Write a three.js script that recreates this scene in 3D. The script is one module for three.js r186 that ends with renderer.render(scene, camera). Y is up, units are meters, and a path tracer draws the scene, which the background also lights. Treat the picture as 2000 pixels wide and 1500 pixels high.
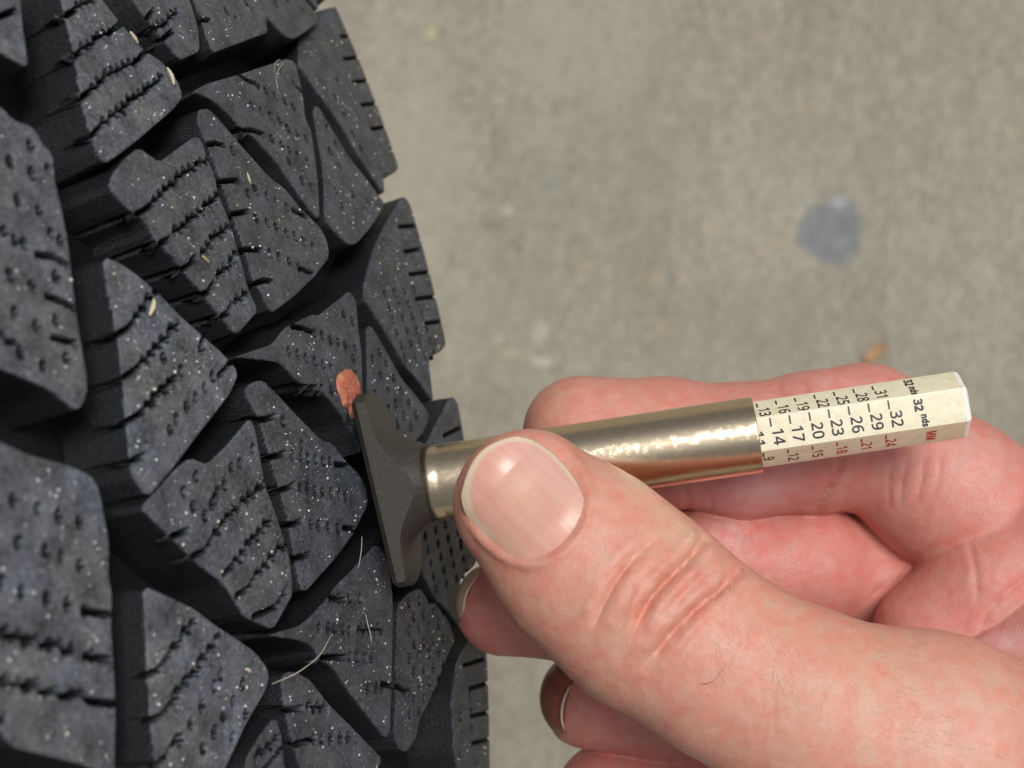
import * as THREE from 'three';
import { mergeGeometries } from 'three/addons/utils/BufferGeometryUtils.js';
import { ImprovedNoise } from 'three/addons/math/ImprovedNoise.js';
import { Brush, Evaluator, INTERSECTION } from 'three-bvh-csg';

// ---------------------------------------------------------------- camera, sky, sun, exposure
const scene = new THREE.Scene();
const V = (x, y, z) => new THREE.Vector3(x, y, z);
const F = 2700, D = 169.81;                       // focal length in photo pixels (2000 wide); millimetres from lens to gauge
// Built in millimetres round the gauge (x along the picture, z towards the lens), then turned so that y is the true up and the floor is level.
const UP = V(-0.369, 0.11, 0.923).normalize();
const BX = V(1, 0, 0).addScaledVector(UP, -UP.x).normalize(), BZ = new THREE.Vector3().crossVectors(BX, UP);
const LIFT = 0.5;                                  // metres from the floor to the gauge
const M = new THREE.Matrix4().set(
  BX.x * 1e-3, BX.y * 1e-3, BX.z * 1e-3, 0,
  UP.x * 1e-3, UP.y * 1e-3, UP.z * 1e-3, LIFT,
  BZ.x * 1e-3, BZ.y * 1e-3, BZ.z * 1e-3, 0,
  0, 0, 0, 1);
const W = (v) => v.clone().applyMatrix4(M);
const Wdir = (v) => V(BX.dot(v), UP.dot(v), BZ.dot(v)).normalize();

const camera = new THREE.PerspectiveCamera((2 * Math.atan(750 / F) * 180) / Math.PI, 4 / 3, 0.01, 60);
camera.position.copy(W(V(0, 0, D)));
camera.up.copy(Wdir(V(0, 1, 0)));
camera.lookAt(W(V(0, 0, 0)));
camera.focus = 0.163;
camera.userData.fStop = 30;
scene.add(camera);

const SUN_CAM = V(0.17, 0.34, 0.92).normalize();
const sunDir = Wdir(SUN_CAM);
const sun = new THREE.DirectionalLight(new THREE.Color(1.0, 0.965, 0.91), 2.4);
sun.position.copy(sunDir).multiplyScalar(5).add(V(0, LIFT, 0));
sun.target.position.set(0, LIFT, 0);
sun.castShadow = true;
sun.shadow.radius = 42;
sun.shadow.mapSize.set(2048, 2048);
Object.assign(sun.shadow.camera, { left: -0.4, right: 0.4, top: 0.4, bottom: -0.4, near: 0.5, far: 12 });
scene.add(sun, sun.target);

{ // an overcast sky, brighter round the veiled sun
  const w = 256, h = 128, data = new Float32Array(w * h * 4), d = V(0, 0, 0);
  for (let j = 0; j < h; j++) for (let i = 0; i < w; i++) {
    const el = ((j + 0.5) / h - 0.5) * Math.PI, az = ((i + 0.5) / w - 0.5) * 2 * Math.PI;
    d.set(Math.cos(az) * Math.cos(el), Math.sin(el), Math.sin(az) * Math.cos(el));
    const c = Math.max(0, d.dot(sunDir)), up = Math.max(0, d.y);
    const L = d.y < 0 ? 0.2 : 0.17 + 0.09 * up + 1.15 * c ** 9;
    data.set([L * 0.96, L * 1.0, L * 1.08, 1], (j * w + i) * 4);
  }
  const t = new THREE.DataTexture(data, w, h, THREE.RGBAFormat, THREE.FloatType);
  t.mapping = THREE.EquirectangularReflectionMapping; t.magFilter = t.minFilter = THREE.LinearFilter; t.needsUpdate = true;
  scene.background = t; scene.environment = t;
}
const renderer = new THREE.WebGLRenderer({ antialias: true });
renderer.toneMapping = THREE.LinearToneMapping;
renderer.toneMappingExposure = 1.0;
renderer.shadowMap.enabled = true;

// ---------------------------------------------------------------- helpers
let seed = 7;
const rnd = () => { seed = (seed + 0x6d2b79f5) | 0; let t = Math.imul(seed ^ (seed >>> 15), 1 | seed); t = (t + Math.imul(t ^ (t >>> 7), 61 | t)) ^ t; return ((t ^ (t >>> 14)) >>> 0) / 4294967296; };
const rr = (a, b) => a + (b - a) * rnd();
const clamp = (x, a, b) => Math.min(b, Math.max(a, x));
const ss = (a, b, x) => { const t = clamp((x - a) / (b - a), 0, 1); return t * t * (3 - 2 * t); };
const lerp = (a, b, t) => a + (b - a) * t;
const N = new ImprovedNoise(), noise = (x, y, z) => N.noise(x + 100.3, y + 50.7, z + 20.1);
const fbm = (x, y, z, o = 3) => { let s = 0, a = 1, t = 0; for (let i = 0; i < o; i++) { s += a * noise(x, y, z); t += a; x *= 2.03; y *= 2.03; z *= 2.03; a *= 0.5; } return s / t; };
const scaleAt = (z) => F / (D - z);
const PX = (px, py, z = 0) => { const s = scaleAt(z); return V((px - 1000) / s, (750 - py) / s, z); };
const rayOf = (px, py) => V((px - 1000) / F, (750 - py) / F, -1).normalize();
const EYE = V(0, 0, D);
const used = {};
function numbered(n) { used[n] = (used[n] ?? -1) + 1; return used[n] ? `${n}_${String(used[n]).padStart(3, '0')}` : n; }
function thing(name, label, category, baseMM, group) {
  const o = new THREE.Group(); o.name = numbered(name); o.position.copy(W(baseMM)); o.userData = { label, category };
  if (group) o.userData.group = group;
  scene.add(o); return o;
}
// a part whose geometry is given in the millimetre frame
function part(name, geo, mat, root, baked = false) {
  if (!baked) geo.applyMatrix4(M);
  let p = root; const off = V(0, 0, 0);
  while (p && p !== scene) { off.add(p.position); p = p.parent; }
  geo.translate(-off.x, -off.y, -off.z);
  const m = new THREE.Mesh(geo, mat); m.name = name; m.castShadow = m.receiveShadow = true; root.add(m); return m;
}
function tex(w, h, fn, srgb = false, ch = 4) {
  const data = new Uint8Array(w * h * 4);
  for (let j = 0; j < h; j++) for (let i = 0; i < w; i++) { const c = fn(i / w, j / h, i, j); const o = (j * w + i) * 4; if (typeof c === 'number') { const v = clamp(c, 0, 1) * 255; data[o] = data[o + 1] = data[o + 2] = v; } else for (let k = 0; k < 3; k++) data[o + k] = clamp(c[k], 0, 1) * 255; data[o + 3] = 255; }
  const t = new THREE.DataTexture(data, w, h); t.wrapS = t.wrapT = THREE.RepeatWrapping; t.magFilter = THREE.LinearFilter; t.minFilter = THREE.LinearMipmapLinearFilter; t.generateMipmaps = true;
  if (srgb) t.colorSpace = THREE.SRGBColorSpace; t.needsUpdate = true; return t;
}
// periodic value noise on a lattice of n cells
function tileNoise(n, s0) {
  const g = new Float32Array(n * n); let s = s0; const r = () => { s = (Math.imul(s, 1664525) + 1013904223) >>> 0; return s / 4294967296; };
  for (let i = 0; i < n * n; i++) g[i] = r();
  return (u, v) => { const x = u * n, y = v * n, i = Math.floor(x), j = Math.floor(y), fx = x - i, fy = y - j, a = fx * fx * (3 - 2 * fx), b = fy * fy * (3 - 2 * fy); const at = (p, q) => g[(((q % n) + n) % n) * n + (((p % n) + n) % n)]; return lerp(lerp(at(i, j), at(i + 1, j), a), lerp(at(i, j + 1), at(i + 1, j + 1), a), b); };
}

// ---------------------------------------------------------------- floor
{
  const hMM = LIFT * 1000;
  const onFloor = (px, py) => { const r = rayOf(px, py); const t = (-hMM - UP.dot(EYE)) / UP.dot(r); return W(EYE.clone().addScaledVector(r, t)); };
  const c = onFloor(1350, 500), SIZE = 0.72;
  const at = (px, py) => { const p = onFloor(px, py); return [(p.x - c.x) / SIZE + 0.5, (p.z - c.z) / SIZE + 0.5]; };
  // streaks run along the direction that is vertical in the picture
  const s0 = onFloor(1350, 400), s1 = onFloor(1350, 600), ang = Math.atan2(s1.z - s0.z, s1.x - s0.x), ca = Math.cos(ang), sa = Math.sin(ang);
  const gum = at(1622, 450), gr = 0.0158 / SIZE;
  const marks = [[845, 65, 9, 14, 0.80, 0.76, 0.55, 0.8], [1055, 652, 14, 22, 0.75, 0.74, 0.68, 0.7], [985, 690, 22, 9, 0.74, 0.70, 0.55, 0.6], [975, 662, 14, 8, 0.76, 0.73, 0.64, 0.6], [1055, 706, 18, 10, 0.78, 0.76, 0.70, 0.75], [1130, 715, 20, 7, 0.72, 0.70, 0.64, 0.5], [1280, 540, 14, 14, 0.72, 0.66, 0.55, 0.6], [1335, 545, 10, 14, 0.73, 0.68, 0.6, 0.55], [1290, 640, 10, 12, 0.74, 0.66, 0.56, 0.6], [1310, 520, 6, 26, 0.5, 0.5, 0.5, 0.5], [1075, 358, 16, 14, 0.52, 0.55, 0.55, 0.5], [990, 412, 14, 12, 0.78, 0.75, 0.66, 0.6], [940, 405, 60, 5, 0.72, 0.69, 0.6, 0.35], [870, 300, 50, 6, 0.71, 0.68, 0.6, 0.3], [1520, 5, 10, 6, 0.76, 0.71, 0.62, 0.6], [1915, 460, 8, 8, 0.74, 0.7, 0.62, 0.5], [1085, 205, 10, 10, 0.42, 0.38, 0.33, 0.35], [810, 205, 12, 10, 0.7, 0.68, 0.6, 0.4], [830, 330, 120, 300, 0.7, 0.675, 0.605, 0.5], [1120, 80, 170, 190, 0.68, 0.655, 0.59, 0.4], [960, 600, 90, 120, 0.67, 0.645, 0.58, 0.35], [1480, 620, 260, 90, 0.5, 0.485, 0.43, 0.25], [1250, 330, 60, 260, 0.52, 0.5, 0.44, 0.2], [1690, 540, 12, 12, 0.71, 0.65, 0.56, 0.45]]
    .map(([px, py, rx, ry, r, g, b, a]) => { const p = at(px, py), q = at(px + rx, py), s = at(px, py + ry); return { p, q: [q[0] - p[0], q[1] - p[1]], s: [s[0] - p[0], s[1] - p[1]], c: [r, g, b], a }; });
  const n1 = tileNoise(9, 3), n2 = tileNoise(40, 5), n3 = tileNoise(150, 11), n4 = tileNoise(420, 17), n5 = tileNoise(800, 23), n6 = tileNoise(60, 29);
  const S = 2048, STRETCH = 3.2;
  const surf = (u, v) => {
    const du = u - 0.5, dv = v - 0.5, al = du * ca + dv * sa, ac = -du * sa + dv * ca; // al: along the streaks
    const f = 0.13 * (n1(u, v) - 0.5) + 0.1 * (n2(ac + 0.5, al / STRETCH + 0.5) - 0.5) + 0.1 * (n3(ac + 0.5, al / 3 + 0.5) - 0.5) + 0.24 * (n4(ac, al / 2) - 0.5) + 0.26 * (n5(u, v) - 0.5);
    return f;
  };
  const map = tex(S, S, (u, v) => {
    const f = surf(u, v), warm = n6(u + 0.3, v + 0.1) - 0.5, k = 1 + 0.62 * f;
    let c = [0.61 * k + 0.014 * warm, 0.583 * k, 0.518 * k - 0.014 * warm];
    const peb = n3(u * 1.0 + 0.37, v + 0.71);
    if (peb > 0.86) { const a = ss(0.86, 0.95, peb) * 0.3; c = [lerp(c[0], 0.7, a), lerp(c[1], 0.63, a), lerp(c[2], 0.54, a)]; }
    if (peb < 0.1) { const a = ss(0.1, 0.03, peb) * 0.2; c = c.map((x) => lerp(x, 0.45, a)); }
    for (const m of marks) {
      const dx = u - m.p[0], dy = v - m.p[1], det = m.q[0] * m.s[1] - m.q[1] * m.s[0], a = (dx * m.s[1] - dy * m.s[0]) / det, b = (m.q[0] * dy - m.q[1] * dx) / det, rad = Math.hypot(a, b);
      if (rad < 1.8) { const e = m.a * ss(1.35, 0.55, rad + 1.3 * (n4(u, v) - 0.5) + 0.7 * (n3(u, v) - 0.5)); for (let q = 0; q < 3; q++) c[q] = lerp(c[q], m.c[q], e); }
    }
    const gx = u - gum[0], gy = v - gum[1], gd = Math.hypot(gx, gy) / gr * (1 + 0.14 * (n3(u, v) - 0.5) + 0.18 * Math.sin(Math.atan2(gy, gx) * 3 + 1) * 0.4);
    if (gd < 1.1) { const e = 0.85 * ss(1.1, 0.86, gd + 0.25 * (n4(u, v) - 0.5)); const g = 0.51 + 0.2 * f + 0.16 * (ss(0.55, 0.8, n2(u * 1.5, v * 1.5)) - 0.2); c = [lerp(c[0], g * 1.0, e), lerp(c[1], g * 1.03, e), lerp(c[2], g * 1.06, e)]; }
    return c;
  }, true);
  const bump = tex(1024, 1024, (u, v) => 0.5 + 0.8 * surf(u, v));
  map.wrapS = map.wrapT = bump.wrapS = bump.wrapT = THREE.MirroredRepeatWrapping;
  const mat = new THREE.MeshStandardMaterial({ map, bumpMap: bump, bumpScale: 0.0003, roughness: 0.85 });
  const g = new THREE.PlaneGeometry(30, 30); g.rotateX(-Math.PI / 2); g.translate(c.x, 0, c.z);
  const uv = g.attributes.uv, po = g.attributes.position;
  for (let i = 0; i < uv.count; i++) uv.setXY(i, (po.getX(i) - c.x) / SIZE + 0.5, (po.getZ(i) - c.z) / SIZE + 0.5);
  const fl = new THREE.Mesh(g, mat); fl.name = 'floor'; fl.receiveShadow = true;
  fl.userData = { kind: 'structure', label: 'worn beige concrete floor with a grey round spot', category: 'floor' };
  scene.add(fl);
  // a dry leaf scrap lying on the floor behind the gauge
  const lp = onFloor(1712, 690), q = onFloor(1735, 672).sub(lp), pieces = [];
  const L = 0.0135, lg = new THREE.PlaneGeometry(L, L * 0.42, 10, 6), pp = lg.attributes.position;
  for (let i = 0; i < pp.count; i++) { const x = pp.getX(i) / L * 2, y = pp.getY(i) / (L * 0.42) * 2; pp.setXYZ(i, pp.getX(i), pp.getY(i) * Math.sqrt(Math.max(0.02, 1 - x * x)) * (1 + 0.25 * noise(x * 3, y, 1)), 0.0012 + 0.0011 * y * y + 0.0009 * x * x + 0.0005 * noise(x * 2, y * 2, 4)); }
  const back = lg.clone(); back.index.array.reverse(); back.translate(0, 0, -0.00025);
  const leafG = mergeGeometries([lg, back]); leafG.computeVertexNormals(); leafG.rotateX(-Math.PI / 2); leafG.rotateY(Math.atan2(-q.z, q.x));
  const lf = new THREE.Mesh(leafG, new THREE.MeshStandardMaterial({ color: new THREE.Color(0.43, 0.26, 0.12), roughness: 0.7 }));
  lf.name = 'dry_leaf'; lf.position.copy(lp); lf.castShadow = true; lf.userData = { label: 'small orange brown dry leaf scrap on the concrete floor', category: 'leaf' };
  scene.add(lf);
}

// ---------------------------------------------------------------- tyre
const A = V(0.36914701, -0.11011745, -0.92282427), N0 = V(0.9196246, 0.18670712, 0.34558797), T0 = V(-0.13424259, 0.97622467, -0.17018909);
const R = 269.9, DELTA = 0.118248, O = V(-18.5535, -12.5786, 0), CEN = O.clone().addScaledVector(N0, -R);
const U1 = 40.2, RC = 7, HB = 7;
const surfSDF = (P) => { const v = P.clone().sub(CEN), u = v.dot(A), rho = v.addScaledVector(A, -u).length(); const qx = u - (U1 - RC), qy = rho - (R - RC); return Math.min(Math.max(qx, qy), 0) + Math.hypot(Math.max(qx, 0), Math.max(qy, 0)) - RC; };
function wsOf(P) { // across, around
  const v = P.clone().sub(CEN), u = v.dot(A); v.addScaledVector(A, -u); const rho = v.length(), th = Math.atan2(v.dot(T0), v.dot(N0)), qx = u - (U1 - RC), qy = rho - (R - RC);
  const w = qx <= 0 ? u : qy <= 0 ? U1 - RC + RC * Math.PI / 2 - qy : U1 - RC + RC * Math.atan2(qx, qy);
  return [w, th * R];
}
function trace(px, py, d = 0) { // picture point -> (across, around) on the tread, d mm below its top
  const r = rayOf(px, py); let t = 60, best = 1e9, bt = 60;
  for (let i = 0; i < 400; i++) { const f = surfSDF(EYE.clone().addScaledVector(r, t)) + d; if (f < best) { best = f; bt = t; } if (f < 1e-3 || t > 420) break; t += Math.max(f * 0.9, 0.01); }
  return wsOf(EYE.clone().addScaledVector(r, bt));
}
const E_ = V(0, 0, 0);
function onTyre(w, s, h, out = V(0, 0, 0)) {
  const th = s / R, w0 = U1 - RC; let u, rho, nu, nr;
  if (w <= w0) { u = w; rho = R; nu = 0; nr = 1; } else if (w < w0 + RC * Math.PI / 2) { const p = (w - w0) / RC; nu = Math.sin(p); nr = Math.cos(p); u = w0 + RC * nu; rho = R - RC + RC * nr; } else { nu = 1; nr = 0; u = U1; rho = R - RC - (w - w0 - RC * Math.PI / 2); }
  E_.copy(N0).multiplyScalar(Math.cos(th)).addScaledVector(T0, Math.sin(th));
  return out.copy(CEN).addScaledVector(A, u + h * nu).addScaledVector(E_, rho + h * nr);
}
const tyre = thing('tyre', 'black rubber tyre with deep chunky siped tread blocks and grit', 'tyre', CEN.clone());

// rubber: pebbled, gritty, dusty
const rb1 = tileNoise(32, 41), rb2 = tileNoise(96, 43), rb3 = tileNoise(230, 47), rb4 = tileNoise(64, 51);
const rubberBump = tex(1024, 1024, (u, v) => 0.5 + 0.1 * (rb1(u, v) - 0.5) + 0.5 * (rb2(u, v) - 0.5) + 0.7 * (rb3(u, v) - 0.5) - 0.3 * ss(0.78, 0.9, rb2(u + 0.3, v)));
const rubberRough = tex(1024, 1024, (u, v) => { const k = rb2(u + 0.5, v + 0.2) * 0.6 + rb3(u, v) * 0.5; return 0.43 + 0.2 * (rb1(u, v) - 0.5) - 0.35 * ss(0.74, 0.9, k); });
const rubber = new THREE.MeshPhysicalMaterial({ specularIntensity: 0.45, vertexColors: true, bumpMap: rubberBump, bumpScale: 0.00011, roughnessMap: rubberRough, roughness: 0.95, metalness: 0 });
const BUMP_MM = 14;

const polySD = (poly, x, y, cp) => { // signed distance (inside < 0) and the nearest edge point
  let best = 1e9, inside = false;
  for (let i = 0, j = poly.length - 1; i < poly.length; j = i++) {
    const [xi, yi] = poly[i], [xj, yj] = poly[j], ex = xj - xi, ey = yj - yi, t = clamp(((x - xi) * ex + (y - yi) * ey) / (ex * ex + ey * ey + 1e-12), 0, 1), qx = xi + ex * t, qy = yi + ey * t, d = (x - qx) ** 2 + (y - qy) ** 2;
    if (d < best) { best = d; cp[0] = qx; cp[1] = qy; }
    if (yi > y !== yj > y && x < ((xj - xi) * (y - yi)) / (yj - yi) + xi) inside = !inside;
  }
  best = Math.sqrt(best); return inside ? -best : best;
};
function smoothPoly(p, it = 1) { // rounds the corners a little
  for (let k = 0; k < it; k++) { const q = []; for (let i = 0; i < p.length; i++) { const a = p[i], b = p[(i + 1) % p.length]; const L = Math.hypot(a[0] - b[0], a[1] - b[1]), c = Math.min(0.25, 0.55 / (L + 1e-6)); q.push([lerp(a[0], b[0], c), lerp(a[1], b[1], c)], [lerp(b[0], a[0], c), lerp(b[1], a[1], c)]); } p = q; }
  return p;
}
const gritSpots = [];
// pixel outline -> block mesh. cuts: ['l', x, y, x, y ...] a plain cut, ['z', ...] a zigzag cut, ['h', x0, y0, x1, y1, n] a row of pin holes, ['d', x, y ...] single pin holes
function makeBlock(outline, cuts = [], o = {}) {
  const G = o.grid ?? 0.18, H = o.deep ?? HB, DM = 1.1, DRAFT = o.draft ?? 0.7;
  const poly = smoothPoly(outline.map(([x, y, d]) => trace(x, y, d ?? 0)), 1);
  const segs = [], holes = [];
  for (const c of cuts) {
    const k = c[0];
    if (k === 'd') { for (let i = 1; i < c.length; i += 2) holes.push([...trace(c[i], c[i + 1]), rr(0.33, 0.42)]); continue; }
    if (k === 'h') { for (let i = 0; i < c[5]; i++) { const t = i / (c[5] - 1), p = trace(lerp(c[1], c[3], t) + rr(-2, 2), lerp(c[2], c[4], t) + rr(-2, 2)); if (i + 1 < c[5]) { const q = trace(lerp(c[1], c[3], t + 0.45 / (c[5] - 1)), lerp(c[2], c[4], t + 0.45 / (c[5] - 1))); segs.push([p[0], p[1], lerp(p[0], q[0], 0.3), lerp(p[1], q[1], 0.3), 0.07, 0.5]); } holes.push([...p, rr(0.33, 0.42)]); } continue; }
    const pts = []; for (let i = 1; i < c.length; i += 2) pts.push(trace(c[i], c[i + 1]));
    for (let i = 0; i + 1 < pts.length; i++) {
      const [x0, y0] = pts[i], [x1, y1] = pts[i + 1];
      if (k === 'l') { segs.push([x0, y0, x1, y1, 0.16, o.name ? 0.9 : 4]); continue; }
      const L = Math.hypot(x1 - x0, y1 - y0), n = Math.max(2, Math.round(L / 0.75)), nx = -(y1 - y0) / L, ny = (x1 - x0) / L; let px = x0, py = y0;
      for (let q = 1; q <= n; q++) { const t = q / n, s = (q % 2 ? 1 : -1) * rr(0.25, 0.5) * (q < n ? 1 : 0), qx = lerp(x0, x1, t) + nx * s, qy = lerp(y0, y1, t) + ny * s; segs.push([px, py, qx, qy, rr(0.1, 0.22), q % 2 ? rr(1.6, 3) : rr(0.8, 2.2)]); px = qx; py = qy; }
    }
  }
  let x0 = 1e9, x1 = -1e9, y0 = 1e9, y1 = -1e9; for (const [x, y] of poly) { x0 = Math.min(x0, x); x1 = Math.max(x1, x); y0 = Math.min(y0, y); y1 = Math.max(y1, y); }
  x0 -= DM; x1 += DM; y0 -= DM; y1 += DM;
  const nx = Math.ceil((x1 - x0) / G) + 1, ny = Math.ceil((y1 - y0) / G) + 1, id = new Int32Array(nx * ny).fill(-1), pos = [], col = [], uv = [], idx = [], cp = [0, 0], v = V(0, 0, 0), ph = rr(0, 50);
  let ramp = null; if (o.ramp) { const [a, b, c] = [trace(o.ramp[0], o.ramp[1]), trace(o.ramp[2], o.ramp[3]), trace(o.ramp[4], o.ramp[5])]; const L = Math.hypot(b[0] - a[0], b[1] - a[1]); let rx = -(b[1] - a[1]) / L, ry = (b[0] - a[0]) / L; if ((c[0] - a[0]) * rx + (c[1] - a[1]) * ry < 0) { rx = -rx; ry = -ry; } ramp = [a, rx, ry]; }
  const dusty = 0.08 + 0.88 * (o.dust ?? 0.5), near = segs.map((s) => [Math.min(s[0], s[2]) - 0.6, Math.max(s[0], s[2]) + 0.6, Math.min(s[1], s[3]) - 0.6, Math.max(s[1], s[3]) + 0.6]);
  for (let j = 0; j < ny; j++) for (let i = 0; i < nx; i++) {
    const x = x0 + i * G, y = y0 + j * G; let d = polySD(poly, x, y, cp);
    if (d > DM + G * 1.5) continue;
    d += 0.05 * noise(x * 1.7, y * 1.7, ph) + 0.05 * noise(x * 5, y * 5, ph); if (Math.abs(d) < G * 0.5) d = 1e-5;
    let ux = x, uy = y, h = 0, cut = 0, shaded = false;
    for (let q = 0; q < segs.length; q++) { const b = near[q]; if (x < b[0] || x > b[1] || y < b[2] || y > b[3]) continue; const s = segs[q], ex = s[2] - s[0], ey = s[3] - s[1], t = clamp(((x - s[0]) * ex + (y - s[1]) * ey) / (ex * ex + ey * ey + 1e-9), 0, 1), sd = Math.hypot(x - s[0] - ex * t, y - s[1] - ey * t); cut = Math.max(cut, s[5] * (1 - ss(s[4] * 0.7, s[4] + 0.14, sd))); if (sd < s[4] + 0.14 && s[5] > 0.6) shaded = true; }
    for (const q of holes) { const sd = Math.hypot(x - q[0], (y - q[1]) * 0.8); if (sd < 0.8) cut = Math.max(cut, 3 * (1 - ss(q[2] * 0.85, q[2] + 0.1, sd))); if (sd < q[2] + 0.13) shaded = true; }  // sipe and pinhole insides and rims take painted shade in their colour
    const EDGE = 0.2, DROP = 0.06;
    if (d > -EDGE) { const t = (Math.min(d, 0) + EDGE) / EDGE; h -= DROP * t * t; }
    if (d > 0) { const dx = x - cp[0], dy = y - cp[1], L = Math.hypot(dx, dy) || 1, e = Math.min(d, DM), ee = (e / DM) ** 2, off = DRAFT * ee; ux = cp[0] + (dx / L) * off - (dx / L) * Math.min(cut, 0.7) * (1 - ee); uy = cp[1] + (dy / L) * off - (dy / L) * Math.min(cut, 0.7) * (1 - ee); h -= (H - DROP) * ee; }
    if (ramp) { const f = (x - ramp[0][0]) * ramp[1] + (y - ramp[0][1]) * ramp[2]; if (f > 0) h = Math.min(h, -f * (o.slope ?? 0.45) - 0.2); }
    h = Math.max(Math.min(h, h - cut * (d > 0 ? 0.3 : 1)), -H);
    h += d < 0 ? 0.02 * fbm(x * 0.9, y * 0.9, ph) : 0;
    id[j * nx + i] = pos.length / 3; onTyre(ux, uy, h, v); pos.push(v.x, v.y, v.z); uv.push((x + 0.8 * h) / BUMP_MM + ph, (y + 0.6 * h) / BUMP_MM + ph);
    const wx = x + ph * 3, wy = y, wz = h * 1.0;
    const wall = d > 0.05 || shaded, gr = wall ? 1 : 1 + 0.16 * noise(wx * 5, wy * 5, wz * 5), br = clamp(0.5 + 1.1 * fbm(wx * 0.12, wy * 0.12, 9, 2), 0, 1); // groove shade painted into walls and cuts, the worn tops are scuffed and dusty
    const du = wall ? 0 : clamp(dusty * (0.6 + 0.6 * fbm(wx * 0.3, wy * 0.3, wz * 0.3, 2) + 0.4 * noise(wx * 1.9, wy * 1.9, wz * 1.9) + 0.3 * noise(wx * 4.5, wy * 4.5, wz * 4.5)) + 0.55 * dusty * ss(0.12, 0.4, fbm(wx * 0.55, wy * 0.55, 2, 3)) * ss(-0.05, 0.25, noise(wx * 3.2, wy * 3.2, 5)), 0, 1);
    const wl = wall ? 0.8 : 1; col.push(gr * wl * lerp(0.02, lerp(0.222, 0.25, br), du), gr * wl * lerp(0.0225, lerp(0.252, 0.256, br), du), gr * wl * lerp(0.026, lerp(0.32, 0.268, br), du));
    if (d < -0.3 && !cut && rnd() < G * G * (0.45 + 0.9 * dusty) * (0.25 + 6 * Math.max(0, fbm(x * 0.35 + ph, y * 0.35, 3, 2) - 0.05))) gritSpots.push([x, y, h]);
  }
  for (let j = 0; j + 1 < ny; j++) for (let i = 0; i + 1 < nx; i++) {
    const a = id[j * nx + i], b = id[j * nx + i + 1], c = id[(j + 1) * nx + i + 1], d = id[(j + 1) * nx + i];
    if (a < 0 || b < 0 || c < 0 || d < 0) continue;
    idx.push(a, b, c, a, c, d);
  }
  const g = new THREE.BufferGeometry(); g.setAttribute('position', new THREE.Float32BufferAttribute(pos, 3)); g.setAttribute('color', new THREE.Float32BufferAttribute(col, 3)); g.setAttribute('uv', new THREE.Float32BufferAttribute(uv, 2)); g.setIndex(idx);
  // faces outwards: across x around must point away from the axle
  const cr = A.clone().cross(T0).dot(N0); if (cr < 0) for (let i = 0; i < idx.length; i += 3) { const t = g.index.array[i]; g.index.array[i] = g.index.array[i + 1]; g.index.array[i + 1] = t; }
  g.computeVertexNormals();
  return part(o.name ?? 'tread_block', g, rubber, tyre);
}
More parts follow.
